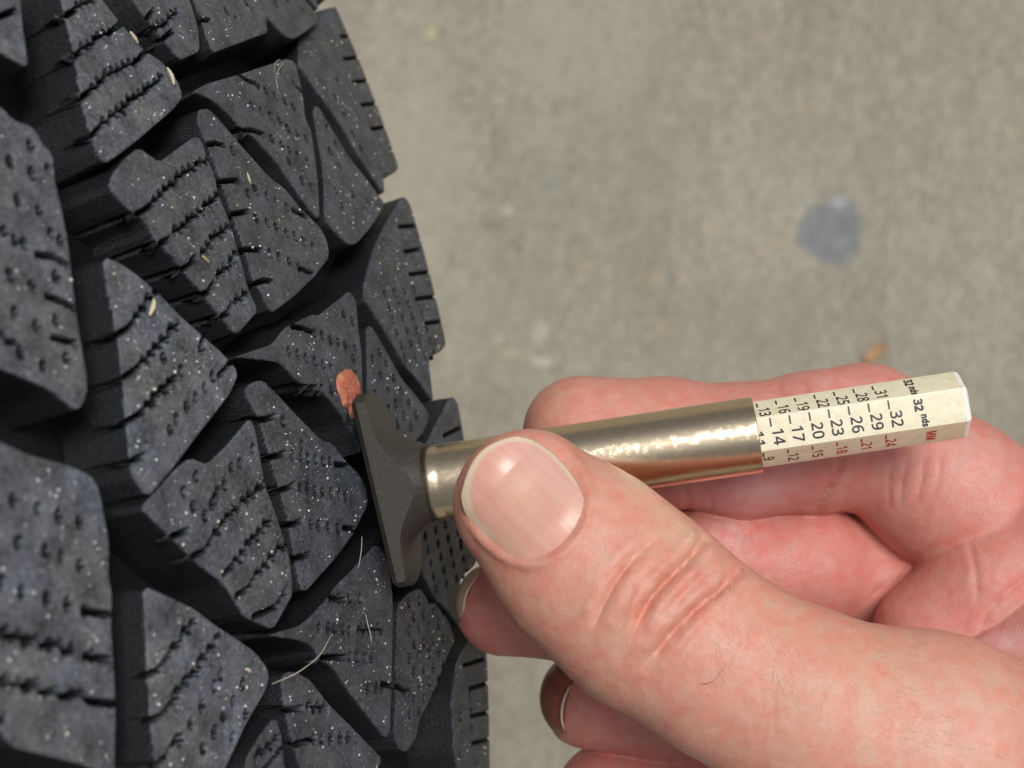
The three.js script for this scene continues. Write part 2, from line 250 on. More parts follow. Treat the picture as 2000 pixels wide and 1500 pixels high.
// the same block one or more pitches further round the tyre (negative: down the picture)
const axleW = Wdir(A);
function again(mesh, pitches, name) {
  const m = mesh.clone(); m.name = name ?? mesh.name; tyre.add(m);
  m.applyMatrix4(new THREE.Matrix4().makeRotationAxis(axleW, (A.clone().cross(N0).dot(T0) > 0 ? 1 : -1) * DELTA * pitches)); // the tyre's own position lies on the axle
  return m;
}
{
  // row nearest the lens
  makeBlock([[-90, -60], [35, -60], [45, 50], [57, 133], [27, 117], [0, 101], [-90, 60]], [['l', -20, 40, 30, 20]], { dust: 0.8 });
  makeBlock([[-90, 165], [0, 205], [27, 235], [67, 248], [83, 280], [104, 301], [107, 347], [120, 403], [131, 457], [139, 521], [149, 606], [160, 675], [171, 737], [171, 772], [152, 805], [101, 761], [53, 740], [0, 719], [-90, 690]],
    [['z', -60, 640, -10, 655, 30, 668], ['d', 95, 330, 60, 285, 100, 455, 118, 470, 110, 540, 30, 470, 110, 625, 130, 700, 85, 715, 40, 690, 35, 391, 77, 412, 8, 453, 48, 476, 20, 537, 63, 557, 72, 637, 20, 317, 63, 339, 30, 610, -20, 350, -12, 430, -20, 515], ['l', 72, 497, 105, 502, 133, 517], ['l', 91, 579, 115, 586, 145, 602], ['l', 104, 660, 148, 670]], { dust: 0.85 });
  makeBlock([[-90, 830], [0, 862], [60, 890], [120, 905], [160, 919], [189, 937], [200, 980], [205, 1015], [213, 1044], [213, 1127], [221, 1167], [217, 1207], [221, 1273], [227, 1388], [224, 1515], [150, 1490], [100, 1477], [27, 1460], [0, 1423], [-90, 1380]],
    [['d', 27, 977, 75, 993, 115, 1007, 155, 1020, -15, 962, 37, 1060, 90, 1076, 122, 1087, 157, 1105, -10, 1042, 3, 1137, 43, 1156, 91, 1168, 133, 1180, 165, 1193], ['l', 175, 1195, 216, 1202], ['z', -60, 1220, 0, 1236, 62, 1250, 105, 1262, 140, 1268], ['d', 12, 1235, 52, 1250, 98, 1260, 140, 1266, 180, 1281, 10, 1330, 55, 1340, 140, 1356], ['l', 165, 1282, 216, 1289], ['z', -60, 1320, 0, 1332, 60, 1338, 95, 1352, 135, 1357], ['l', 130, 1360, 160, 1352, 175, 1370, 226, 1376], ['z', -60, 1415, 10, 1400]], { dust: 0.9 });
  // second row
  const B2 = [[203, 501], [237, 515], [269, 537], [315, 577], [355, 619], [440, 694], [467, 727], [451, 767], [381, 857], [339, 913], [288, 972], [258, 927], [248, 833], [240, 727], [228, 643], [210, 555]];
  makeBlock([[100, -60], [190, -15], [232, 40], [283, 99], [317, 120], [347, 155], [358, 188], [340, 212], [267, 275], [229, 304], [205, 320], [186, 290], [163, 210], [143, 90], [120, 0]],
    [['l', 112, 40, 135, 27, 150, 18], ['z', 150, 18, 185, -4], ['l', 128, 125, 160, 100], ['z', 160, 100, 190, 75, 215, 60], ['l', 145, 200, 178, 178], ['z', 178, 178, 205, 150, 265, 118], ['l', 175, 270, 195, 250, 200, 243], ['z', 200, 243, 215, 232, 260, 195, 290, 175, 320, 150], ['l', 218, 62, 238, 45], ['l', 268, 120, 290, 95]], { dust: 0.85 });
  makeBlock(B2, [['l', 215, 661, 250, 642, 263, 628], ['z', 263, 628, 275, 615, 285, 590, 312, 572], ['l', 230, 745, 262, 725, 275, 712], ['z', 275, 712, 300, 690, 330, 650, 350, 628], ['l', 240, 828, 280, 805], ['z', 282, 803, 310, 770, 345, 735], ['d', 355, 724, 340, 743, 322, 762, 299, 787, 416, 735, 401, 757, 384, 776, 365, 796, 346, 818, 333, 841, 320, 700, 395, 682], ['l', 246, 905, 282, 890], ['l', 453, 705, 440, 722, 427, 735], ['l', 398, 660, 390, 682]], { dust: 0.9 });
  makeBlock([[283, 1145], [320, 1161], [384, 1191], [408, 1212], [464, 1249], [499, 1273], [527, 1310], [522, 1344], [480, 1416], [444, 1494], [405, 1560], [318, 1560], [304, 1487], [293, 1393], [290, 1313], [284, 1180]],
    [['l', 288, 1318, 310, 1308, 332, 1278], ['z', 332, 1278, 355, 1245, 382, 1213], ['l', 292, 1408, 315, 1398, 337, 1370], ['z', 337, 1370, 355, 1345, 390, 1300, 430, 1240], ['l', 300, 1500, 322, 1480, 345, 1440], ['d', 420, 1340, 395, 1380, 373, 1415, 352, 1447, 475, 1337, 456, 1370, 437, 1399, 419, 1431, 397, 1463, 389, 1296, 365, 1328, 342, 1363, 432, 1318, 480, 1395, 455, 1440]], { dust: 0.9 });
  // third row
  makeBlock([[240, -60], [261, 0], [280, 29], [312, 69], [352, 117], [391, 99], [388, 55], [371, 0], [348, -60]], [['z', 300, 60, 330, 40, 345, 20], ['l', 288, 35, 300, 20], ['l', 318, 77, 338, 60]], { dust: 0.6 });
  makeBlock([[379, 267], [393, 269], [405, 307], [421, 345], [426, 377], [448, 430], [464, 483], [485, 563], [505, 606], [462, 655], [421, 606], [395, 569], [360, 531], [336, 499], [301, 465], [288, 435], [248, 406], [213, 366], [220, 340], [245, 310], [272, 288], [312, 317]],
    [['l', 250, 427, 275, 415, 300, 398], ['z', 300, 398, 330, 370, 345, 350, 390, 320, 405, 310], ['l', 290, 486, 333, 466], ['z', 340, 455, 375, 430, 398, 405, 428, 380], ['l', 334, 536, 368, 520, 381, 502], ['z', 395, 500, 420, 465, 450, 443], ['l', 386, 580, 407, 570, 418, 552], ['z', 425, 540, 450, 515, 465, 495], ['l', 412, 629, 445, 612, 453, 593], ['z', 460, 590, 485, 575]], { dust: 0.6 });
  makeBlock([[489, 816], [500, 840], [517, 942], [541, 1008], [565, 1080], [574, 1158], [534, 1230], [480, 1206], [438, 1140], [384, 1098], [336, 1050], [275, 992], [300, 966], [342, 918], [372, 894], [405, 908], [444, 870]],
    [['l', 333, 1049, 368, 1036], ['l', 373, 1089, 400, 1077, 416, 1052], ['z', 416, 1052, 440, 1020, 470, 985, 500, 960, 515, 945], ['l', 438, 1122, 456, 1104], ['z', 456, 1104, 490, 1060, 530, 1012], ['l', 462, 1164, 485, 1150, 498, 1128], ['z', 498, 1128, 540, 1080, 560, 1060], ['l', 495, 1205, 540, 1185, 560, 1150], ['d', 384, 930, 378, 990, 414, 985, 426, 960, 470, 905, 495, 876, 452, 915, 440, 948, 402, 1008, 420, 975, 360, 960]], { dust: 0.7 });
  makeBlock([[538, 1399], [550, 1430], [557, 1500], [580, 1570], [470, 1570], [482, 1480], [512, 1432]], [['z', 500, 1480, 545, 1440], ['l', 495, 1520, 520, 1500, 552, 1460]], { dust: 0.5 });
  // fourth row
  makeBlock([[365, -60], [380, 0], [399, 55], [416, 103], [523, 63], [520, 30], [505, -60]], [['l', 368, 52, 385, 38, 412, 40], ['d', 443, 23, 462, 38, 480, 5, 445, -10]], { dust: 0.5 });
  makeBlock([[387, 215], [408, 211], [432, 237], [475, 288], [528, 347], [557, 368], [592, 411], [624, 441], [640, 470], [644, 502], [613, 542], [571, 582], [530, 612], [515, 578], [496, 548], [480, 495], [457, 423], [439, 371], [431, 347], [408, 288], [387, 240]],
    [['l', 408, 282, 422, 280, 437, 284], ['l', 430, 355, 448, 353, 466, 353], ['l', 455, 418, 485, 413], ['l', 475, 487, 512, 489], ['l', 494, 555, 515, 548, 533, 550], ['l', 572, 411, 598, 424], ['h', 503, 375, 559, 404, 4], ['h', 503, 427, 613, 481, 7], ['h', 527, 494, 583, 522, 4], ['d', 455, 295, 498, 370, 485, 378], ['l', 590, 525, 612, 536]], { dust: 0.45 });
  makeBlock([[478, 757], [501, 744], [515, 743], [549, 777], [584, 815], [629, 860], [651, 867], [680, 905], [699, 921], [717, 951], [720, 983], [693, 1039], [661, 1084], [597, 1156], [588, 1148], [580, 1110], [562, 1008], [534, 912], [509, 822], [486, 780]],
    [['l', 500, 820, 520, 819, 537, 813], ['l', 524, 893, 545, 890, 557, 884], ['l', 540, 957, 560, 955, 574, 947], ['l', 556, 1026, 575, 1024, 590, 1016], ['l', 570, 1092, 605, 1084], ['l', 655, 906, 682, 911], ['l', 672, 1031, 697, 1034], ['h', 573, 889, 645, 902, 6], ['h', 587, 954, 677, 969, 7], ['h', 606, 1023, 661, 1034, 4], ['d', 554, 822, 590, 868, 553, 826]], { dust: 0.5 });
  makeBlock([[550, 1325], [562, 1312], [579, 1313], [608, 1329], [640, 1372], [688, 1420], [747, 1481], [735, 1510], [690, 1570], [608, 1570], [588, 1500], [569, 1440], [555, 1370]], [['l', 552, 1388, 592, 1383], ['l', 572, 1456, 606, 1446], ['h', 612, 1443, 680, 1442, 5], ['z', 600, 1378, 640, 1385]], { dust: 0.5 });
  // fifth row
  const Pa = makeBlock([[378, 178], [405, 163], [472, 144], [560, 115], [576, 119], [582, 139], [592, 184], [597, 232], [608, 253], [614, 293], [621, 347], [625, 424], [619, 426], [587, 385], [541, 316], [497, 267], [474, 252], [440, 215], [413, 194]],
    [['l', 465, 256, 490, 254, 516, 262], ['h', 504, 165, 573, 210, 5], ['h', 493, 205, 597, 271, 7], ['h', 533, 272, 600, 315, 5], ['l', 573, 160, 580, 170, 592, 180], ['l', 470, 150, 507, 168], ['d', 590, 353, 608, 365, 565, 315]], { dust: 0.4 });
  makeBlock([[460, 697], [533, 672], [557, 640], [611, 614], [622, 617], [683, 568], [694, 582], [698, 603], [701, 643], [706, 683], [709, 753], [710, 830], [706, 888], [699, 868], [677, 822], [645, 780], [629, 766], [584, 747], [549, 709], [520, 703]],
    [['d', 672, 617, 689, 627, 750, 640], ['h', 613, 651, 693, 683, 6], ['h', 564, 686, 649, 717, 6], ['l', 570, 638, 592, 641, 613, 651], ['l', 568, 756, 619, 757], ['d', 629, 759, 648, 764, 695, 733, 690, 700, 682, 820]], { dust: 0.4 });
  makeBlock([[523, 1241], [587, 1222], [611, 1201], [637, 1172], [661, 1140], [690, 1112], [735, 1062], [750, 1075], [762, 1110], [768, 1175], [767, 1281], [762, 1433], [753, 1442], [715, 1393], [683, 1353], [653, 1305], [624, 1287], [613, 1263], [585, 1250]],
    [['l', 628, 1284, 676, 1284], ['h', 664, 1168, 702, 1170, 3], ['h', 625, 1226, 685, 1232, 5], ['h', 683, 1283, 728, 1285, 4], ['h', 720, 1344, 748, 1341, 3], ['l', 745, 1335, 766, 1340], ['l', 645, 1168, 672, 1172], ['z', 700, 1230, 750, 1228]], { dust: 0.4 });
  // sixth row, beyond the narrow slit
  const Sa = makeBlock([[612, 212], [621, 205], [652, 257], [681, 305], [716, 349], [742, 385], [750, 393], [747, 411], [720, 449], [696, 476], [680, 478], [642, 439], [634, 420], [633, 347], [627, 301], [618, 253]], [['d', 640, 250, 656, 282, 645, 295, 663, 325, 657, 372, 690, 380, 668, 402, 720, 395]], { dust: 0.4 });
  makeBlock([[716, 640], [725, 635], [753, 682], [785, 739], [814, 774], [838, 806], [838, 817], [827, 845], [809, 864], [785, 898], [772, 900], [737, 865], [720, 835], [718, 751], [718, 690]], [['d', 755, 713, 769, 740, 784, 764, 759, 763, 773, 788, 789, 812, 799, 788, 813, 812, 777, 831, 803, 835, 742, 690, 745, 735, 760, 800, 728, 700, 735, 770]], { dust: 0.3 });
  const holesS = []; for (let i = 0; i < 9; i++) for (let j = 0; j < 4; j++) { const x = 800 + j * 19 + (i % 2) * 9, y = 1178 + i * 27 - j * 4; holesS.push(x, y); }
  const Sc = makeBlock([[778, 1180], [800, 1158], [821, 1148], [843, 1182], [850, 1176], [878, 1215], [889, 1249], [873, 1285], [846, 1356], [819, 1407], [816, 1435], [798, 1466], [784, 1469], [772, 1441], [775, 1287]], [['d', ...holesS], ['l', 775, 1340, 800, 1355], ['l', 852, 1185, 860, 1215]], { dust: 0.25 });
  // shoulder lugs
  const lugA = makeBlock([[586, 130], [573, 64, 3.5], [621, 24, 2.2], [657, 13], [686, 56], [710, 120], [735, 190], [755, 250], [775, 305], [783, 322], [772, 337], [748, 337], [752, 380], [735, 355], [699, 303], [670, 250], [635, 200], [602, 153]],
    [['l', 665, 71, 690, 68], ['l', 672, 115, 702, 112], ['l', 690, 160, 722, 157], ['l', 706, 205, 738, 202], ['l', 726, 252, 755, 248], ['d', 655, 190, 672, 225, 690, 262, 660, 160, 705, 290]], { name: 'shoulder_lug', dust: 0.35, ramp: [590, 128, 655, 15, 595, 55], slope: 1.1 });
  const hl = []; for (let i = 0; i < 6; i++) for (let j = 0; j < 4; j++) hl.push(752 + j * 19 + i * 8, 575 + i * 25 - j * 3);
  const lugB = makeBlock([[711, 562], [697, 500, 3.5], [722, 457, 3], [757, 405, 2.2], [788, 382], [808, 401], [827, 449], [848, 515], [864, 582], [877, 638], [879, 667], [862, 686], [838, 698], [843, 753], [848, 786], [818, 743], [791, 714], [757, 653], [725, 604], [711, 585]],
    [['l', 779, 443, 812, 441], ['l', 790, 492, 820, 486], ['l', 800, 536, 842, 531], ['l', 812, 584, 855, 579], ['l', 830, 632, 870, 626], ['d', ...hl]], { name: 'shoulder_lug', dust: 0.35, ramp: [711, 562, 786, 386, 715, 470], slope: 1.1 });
  // the pattern goes on above and below what could be traced
  again(Pa, 1); again(lugA, 1); again(Sa, 1); again(lugB, -1); again(lugB, -3);
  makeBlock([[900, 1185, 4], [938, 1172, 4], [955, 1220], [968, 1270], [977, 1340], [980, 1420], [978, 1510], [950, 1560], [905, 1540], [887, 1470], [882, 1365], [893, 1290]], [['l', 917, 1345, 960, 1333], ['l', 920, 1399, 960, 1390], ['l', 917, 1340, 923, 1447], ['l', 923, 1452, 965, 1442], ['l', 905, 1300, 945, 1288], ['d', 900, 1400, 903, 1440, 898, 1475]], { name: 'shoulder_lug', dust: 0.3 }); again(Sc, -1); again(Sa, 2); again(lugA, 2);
  // carcass: groove floor, shoulder and sidewall
  const pr = []; pr.push([-150, R - 95], [-146, R - 60], [-128, R - 26], [-112, R - HB - 3], [-100, R - HB + 0.15]);
  for (let u = -90; u <= U1 - RC - 4; u += 10) pr.push([u, R - HB + 0.15]);
  for (let k = 0; k <= 8; k++) { const a = (k / 8) * Math.PI / 2; pr.push([U1 - HB - 3 + 3.0 * Math.sin(a) + 0.1, R - HB - 3 + 3 * Math.cos(a) + 0.15]); }
  pr.push([U1 - 7, R - 22], [U1 - 3, R - 40], [U1 - 2, R - 65], [U1 - 8, R - 85], [U1 - 20, R - 100], [U1 - 34, R - 104], [U1 - 36, R - 98], [U1 - 26, R - 84], [U1 - 16, R - 64], [-60, R - 20], [-110, R - 30], [-132, R - 70], [-140, R - 98], [-150, R - 95]);
  const g = new THREE.LatheGeometry(pr.map(([u, r]) => new THREE.Vector2(r, u)), 220);
  const cN = g.attributes.position.count, cc = new Float32Array(cN * 3); for (let i = 0; i < cN; i++) { const p = g.attributes.position, q = 1 + 0.5 * noise(p.getX(i) * 0.08, p.getY(i) * 0.08, p.getZ(i) * 0.08); cc.set([0.011 * q, 0.013 * q, 0.016 * q], i * 3); }
  g.setAttribute('color', new THREE.BufferAttribute(cc, 3));
  const uvA = g.attributes.uv; for (let i = 0; i < uvA.count; i++) uvA.setXY(i, uvA.getX(i) * 120, uvA.getY(i) * 30);
  g.applyMatrix4(new THREE.Matrix4().makeBasis(T0, A, T0.clone().cross(A)).setPosition(CEN));
  part('carcass', g, rubber, tyre);
}

// grains of sand and glitter caught on the rubber
{
  const g = new THREE.IcosahedronGeometry(1e-3, 0), n = gritSpots.length;
  const p = g.attributes.position; for (let i = 0; i < p.count; i++) { const k = 1 + 0.3 * noise(p.getX(i) * 900, p.getY(i) * 900, p.getZ(i) * 900); p.setXYZ(i, p.getX(i) * k, p.getY(i) * k * 0.7, p.getZ(i) * k); }
  g.computeVertexNormals();
  const im = new THREE.InstancedMesh(g, new THREE.MeshStandardMaterial({ color: 0xffffff, roughness: 0.25 }), n), q = new THREE.Quaternion(), e = new THREE.Euler(), m = new THREE.Matrix4(), c = new THREE.Color(), b = W(O), v = V(0, 0, 0);
  gritSpots.forEach(([w, s, h], i) => {
    onTyre(w, s, h + 0.02, v); e.set(rnd() * 6, rnd() * 6, rnd() * 6); q.setFromEuler(e); const r = 0.045 + 0.15 * rnd() ** 5, t = rnd();
    m.compose(W(v).sub(b), q, V(r, r * rr(0.7, 1.6), r)); im.setMatrixAt(i, m); const k = rr(0.5, 0.95);
    im.setColorAt(i, t < 0.2 ? c.setRGB(k, k * 0.92, k * 0.72) : t < 0.7 ? c.setRGB(k * 0.8, k * 0.82, k * 0.85) : c.setRGB(k * 0.55, k * 0.5, k * 0.42));
  });
  im.name = 'sand_grains'; im.position.copy(b); im.castShadow = true; im.userData = { kind: 'stuff', label: 'pale sand grains and glitter stuck on the tread blocks', category: 'sand' };
  scene.add(im);
}

// ---------------------------------------------------------------- small scraps on the tread
function scrap(name, label, category, pts, radMM, color, o = {}) { // pts: [px, py, lift]
  const c = pts.map(([x, y, l]) => { const [w, s] = trace(x, y); return onTyre(w, s, l); }), base = c[0].clone();
  const g = new THREE.TubeGeometry(new THREE.CatmullRomCurve3(c), o.seg ?? 24, radMM, 6, false), p = g.attributes.position, rings = (o.seg ?? 24) + 1;
  for (let i = 0; i < rings; i++) { const t = i / (rings - 1), k = Math.max(0.12, Math.pow(Math.sin(Math.PI * clamp(t, 0.02, 0.98)), o.pow ?? 0.4)) * (1 + 0.25 * noise(t * 9, radMM * 90, c[0].x)); let cx = 0, cy = 0, cz = 0; for (let j = 0; j < 6; j++) { cx += p.getX(i * 7 + j) / 6; cy += p.getY(i * 7 + j) / 6; cz += p.getZ(i * 7 + j) / 6; } for (let j = 0; j < 7; j++) { const q = i * 7 + j; p.setXYZ(q, cx + (p.getX(q) - cx) * k, cy + (p.getY(q) - cy) * k, cz + (p.getZ(q) - cz) * k); } }
  g.computeVertexNormals();
  const root = new THREE.Mesh(g.applyMatrix4(M), new THREE.MeshStandardMaterial({ color: new THREE.Color(...color), roughness: o.rough ?? 0.6 }));
  const b = W(base); g.translate(-b.x, -b.y, -b.z); root.position.copy(b); root.name = numbered(name); root.castShadow = root.receiveShadow = true; root.userData = { label, category };
  scene.add(root);
}
scrap('straw', 'pale straw fragment on the right tip of the uppermost large tread block', 'straw', [[322, 134, 0.3], [330, 150, 0.35], [336, 168, 0.3]], 0.26, [0.62, 0.54, 0.38]);
scrap('straw', 'short pale straw near the upper right edge of the uppermost large tread block', 'straw', [[250, 63, 0.25], [258, 75, 0.3], [266, 87, 0.25]], 0.22, [0.55, 0.5, 0.36]);
scrap('straw', 'cream straw across a sipe of the tread block at mid left', 'straw', [[296, 585, 0.3], [292, 602, 0.4], [287, 618, 0.3]], 0.24, [0.66, 0.57, 0.38]);
scrap('straw', 'small tan straw on the dark jagged tread block', 'straw', [[391, 500, 0.2], [398, 507, 0.25], [406, 515, 0.2]], 0.17, [0.5, 0.38, 0.22]);
scrap('straw', 'thin greenish straw on the pinholed block near the top', 'straw', [[480, 338, 0.2], [484, 352, 0.2], [487, 360, 0.2]], 0.15, [0.5, 0.5, 0.36]);
scrap('hair', 'pale curved fibre bridging a groove near the bottom of the tread', 'fibre', [[528, 1336, 0.2], [560, 1318, 0.9], [590, 1297, 1.0], [612, 1278, 0.9], [641, 1243, 0.3]], 0.055, [0.62, 0.55, 0.42], { pow: 0.15, seg: 40 });
scrap('hair', 'fine white fibre lying on the block below the gauge foot', 'fibre', [[712, 1200, 0.15], [716, 1222, 0.2], [720, 1236, 0.2], [724, 1254, 0.1]], 0.05, [0.6, 0.6, 0.6], { pow: 0.2, seg: 30 });
scrap('hair', 'thin upright fibre in the dark groove left of the gauge foot', 'fibre', [[704, 1048, 0.2], [700, 1075, 0.4], [697, 1110, 0.2]], 0.05, [0.4, 0.38, 0.34], { pow: 0.2, seg: 30 });
scrap('hair', 'looped fine fibre at the top edge of a pinholed block', 'fibre', [[536, 148, 0.2], [528, 132, 0.7], [534, 123, 0.9], [545, 127, 0.6], [541, 137, 0.3], [537, 160, 0.2], [543, 184, 0.1]], 0.04, [0.45, 0.42, 0.36], { pow: 0.2, seg: 50 });
{ // the red brown bark flake wedged beside the foot of the gauge
  const out = [[672, 722], [684, 721], [693, 735], [700, 752], [703, 772], [700, 790], [693, 803], [688, 822], [682, 812], [680, 798], [674, 796], [668, 792], [664, 775], [657, 760], [655, 742], [660, 730]].map(([x, y]) => trace(x, y));
  const cx = out.reduce((s, p) => s + p[0], 0) / out.length, cy = out.reduce((s, p) => s + p[1], 0) / out.length, pos = [], col = [], idx = [], v = V(0, 0, 0), RN = 7, K = 48, poly = smoothPoly(out, 1);
  const per = (t) => { const n = poly.length, i = Math.floor(t * n) % n, f = t * n - Math.floor(t * n), a = poly[i], b = poly[(i + 1) % n]; return [lerp(a[0], b[0], f), lerp(a[1], b[1], f)]; };
  for (let r = 0; r <= RN; r++) for (let k = 0; k < K; k++) { const [x, y] = per(k / K), t = r / RN, X = lerp(cx, x, t), Y = lerp(cy, y, t); const hh = 0.2 + 0.55 * Math.sqrt(Math.max(0, 1 - t * t)) + 0.4 * fbm(X * 1.4, Y * 1.4, 3) + 0.2 * noise(X * 5, Y * 5, 2); onTyre(X, Y, r === RN ? 0.05 : Math.max(0.1, hh), v); pos.push(v.x, v.y, v.z); const q = 0.8 * ss(0.0, 0.35, fbm(X * 1.5, Y * 0.5, 8)), n = 1 + 0.2 * noise(X * 6, Y * 3, 1); col.push(lerp(0.46, 0.62, q) * n, lerp(0.135, 0.28, q) * n, lerp(0.085, 0.14, q) * n); }
  for (let r = 0; r < RN; r++) for (let k = 0; k < K; k++) { const a = r * K + k, b = r * K + ((k + 1) % K), c = a + K, d = b + K; idx.push(a, c, b, b, c, d); }
  const g = new THREE.BufferGeometry(); g.setAttribute('position', new THREE.Float32BufferAttribute(pos, 3)); g.setAttribute('color', new THREE.Float32BufferAttribute(col, 3)); g.setIndex(idx); g.computeVertexNormals(); g.applyMatrix4(M);
  const b = W(onTyre(cx, cy, 0)); g.translate(-b.x, -b.y, -b.z);
  const m = new THREE.Mesh(g, new THREE.MeshStandardMaterial({ vertexColors: true, roughness: 0.75, side: THREE.DoubleSide })); m.name = 'bark_flake'; m.position.copy(b); m.castShadow = m.receiveShadow = true;
  m.userData = { label: 'reddish brown bark flake stuck on the tread above the gauge foot', category: 'bark' }; scene.add(m);
}

// ---------------------------------------------------------------- tread depth gauge
const GA = PX(742, 958, 0), GB = PX(1884, 789, 8), GX = GB.clone().sub(GA).normalize();
const GZ = V(0, 0, 1).addScaledVector(GX, -GX.z).normalize(), GY = new THREE.Vector3().crossVectors(GZ, GX), GM = new THREE.Matrix4().makeBasis(GX, GY, GZ).setPosition(GA);
const gauge = thing('tread_depth_gauge', 'metal tread depth gauge with cream numbered scale held against the tyre', 'depth gauge', GA.clone());
const GLEN = GA.distanceTo(GB);
{
  const along = (pts, n = 96) => { const g = new THREE.LatheGeometry(pts.map(([x, r]) => new THREE.Vector2(r, x)), n); g.rotateZ(-Math.PI / 2); return g; }; // lathe round local x
  // foot: a turned flare, milled flat towards the lens
  const fp = [[0, 0], [0, 11.7], [0.2, 12.1], [1.6, 12.1], [1.85, 11.8], [1.95, 9.4], [2.2, 8.0], [2.7, 7.0], [3.5, 6.25], [4.4, 5.65], [5.3, 5.15], [6.2, 4.7], [6.5, 4.45], [6.5, 0]];
  const lathe = new Brush(along(fp, 128)), box = new Brush(new THREE.BoxGeometry(40, 40, 40)); box.position.set(0, 0, 5.2 - 20); box.updateMatrixWorld(); lathe.updateMatrixWorld();
  const ev = new Evaluator(); ev.attributes = ['position', 'normal', 'uv'];
  const bevel = new Brush(new THREE.BoxGeometry(60, 60, 40)); bevel.rotation.y = -Math.PI / 4; bevel.position.set(-0.7071, 0, 0.7071).multiplyScalar(3.2 - 20); bevel.updateMatrixWorld();
  let fg = ev.evaluate(ev.evaluate(lathe, box, INTERSECTION), bevel, INTERSECTION).geometry; fg.clearGroups();
  const n1 = tileNoise(60, 61), n2 = tileNoise(200, 67);
  const wear = tex(512, 512, (u, v) => { const k = 0.55 * n1(u, v) + 0.45 * n2(u, v), b = 0.5 * ss(0.6, 0.85, k); return [lerp(0.24, 0.31, b) + 0.05 * (k - 0.5), lerp(0.226, 0.285, b) + 0.05 * (k - 0.5), lerp(0.208, 0.255, b) + 0.05 * (k - 0.5)]; }, true);
  const fb = tex(512, 512, (u, v) => 0.5 + 0.5 * (n1(u, v) - 0.5) + 0.5 * (n2(u, v) - 0.5));
  const fpz = fg.attributes.position, fuv = fg.attributes.uv; for (let i = 0; i < fpz.count; i++) fuv.setXY(i, (fpz.getX(i) + fpz.getZ(i) * 0.7) / 14, (fpz.getY(i) + fpz.getZ(i) * 0.3) / 14);
  fg.applyMatrix4(new THREE.Matrix4().makeRotationZ(0.075)); fg.applyMatrix4(GM);
  part('foot', fg, new THREE.MeshStandardMaterial({ map: wear, bumpMap: fb, bumpScale: 0.000007, roughness: 0.5, metalness: 0.2 }), gauge);
  // barrel: thin plated tube, open at the far end
  const x0 = 6.3, x1 = (1470 - 742) / 15.9 / GX.x - 0.4, ro = 4.55, ri = 4.12;
  const bg = along([[x0, ri], [x0 - 0.1, ro - 0.2], [x0 + 0.15, ro + 0.12], [x0 + 0.8, ro + 0.16], [x0 + 1.5, ro + 0.02], [x0 + 2.0, ro], [x1 - 0.2, ro], [x1 - 0.03, ro - 0.06], [x1, ro - 0.16], [x1, ri + 0.03], [x1 - 0.1, ri], [x0, ri]], 160);
  const bn = tileNoise(380, 71), bn2 = tileNoise(40, 73), bp = tex(1024, 1024, (u, v) => 0.5 + 0.8 * (bn(u, v) - 0.5) * (0.4 + 0.6 * ss(0.35, 0.7, bn2(u, v))));
  const p = bg.attributes.position, u = bg.attributes.uv; for (let i = 0; i < p.count; i++) u.setXY(i, p.getX(i) / 20, u.getX(i) * 1.4); bg.applyMatrix4(GM);
  part('barrel', bg, new THREE.MeshStandardMaterial({ color: new THREE.Color(0.7, 0.565, 0.39), metalness: 1, roughness: 0.19, bumpMap: bp, bumpScale: 0.000017 }), gauge);
  // scale bar: hexagonal rod, chamfered end
  const AP = 3.46, CR = AP / Math.cos(Math.PI / 6), RT = -0.05; // across-flats half, corner radius, roll
  const hex = (x, k) => Array.from({ length: 6 }, (_, i) => { const a = (i + 0.5) * Math.PI / 3 + Math.PI / 2 + RT - Math.PI / 6 - Math.PI / 6; return V(x, Math.cos(a) * CR * k, Math.sin(a) * CR * k); });
  const xs = [[12, 1], [GLEN - 0.75, 1], [GLEN - 0.2, 0.93], [GLEN, 0.8]], rings = xs.map(([x, k]) => hex(x, k));
  const canvasFace = (rows) => { // 2048 px = 40 mm along, 204.8 px = 4 mm across
    const c = document.createElement('canvas'); c.width = 2048; c.height = 224; const g = c.getContext('2d');
    const id = g.createImageData(2048, 224); const a = tileNoise(64, 81 + rows.length), b = tileNoise(300, 83);
    for (let y = 0; y < 224; y++) for (let x = 0; x < 2048; x++) { const f = a(x / 2048, y / 2048) - 0.5, h = b(x / 2048, y / 2048) - 0.5, st = ss(0.72, 0.86, a(x / 2048 + 0.3, y / 900)) * 7, o = (y * 2048 + x) * 4; id.data[o] = 236 + 10 * f + 9 * h - st; id.data[o + 1] = 226 + 11 * f + 9 * h - st * 1.15; id.data[o + 2] = 196 + 14 * f + 9 * h - st * 1.5; id.data[o + 3] = 255; }
    g.putImageData(id, 0, 0);
    g.textAlign = 'left'; g.textBaseline = 'alphabetic';
    for (const [x, txt, color, o = {}] of rows) {
      const X = x * 51.2;
      g.fillStyle = color;
      if (!o.nodash) g.fillRect(X - 5, o.dy ?? 14, 10, o.dl ?? 52);
      g.save(); g.translate(X + (o.dx ?? 2), o.ty ?? 84); g.rotate(Math.PI / 2); g.scale(o.sx ?? 1, o.sy ?? 1); g.font = `${o.w ?? ''} ${o.px ?? 92}px sans-serif`; 
      g.strokeStyle = color; g.lineWidth = 4; g.lineJoin = 'round'; g.strokeText(txt, 0, 0);
      if (o.sp) { let q = 0; for (const ch of txt) { g.fillText(ch, q, 0); q += g.measureText(ch).width * o.sp; } } else g.fillText(txt, 0, 0);
      g.restore();
    }
    const t = new THREE.CanvasTexture(c); t.colorSpace = THREE.SRGBColorSpace; t.magFilter = THREE.LinearFilter; return t;
  };
  const X0 = GLEN - 40; // texture starts 40 mm before the end
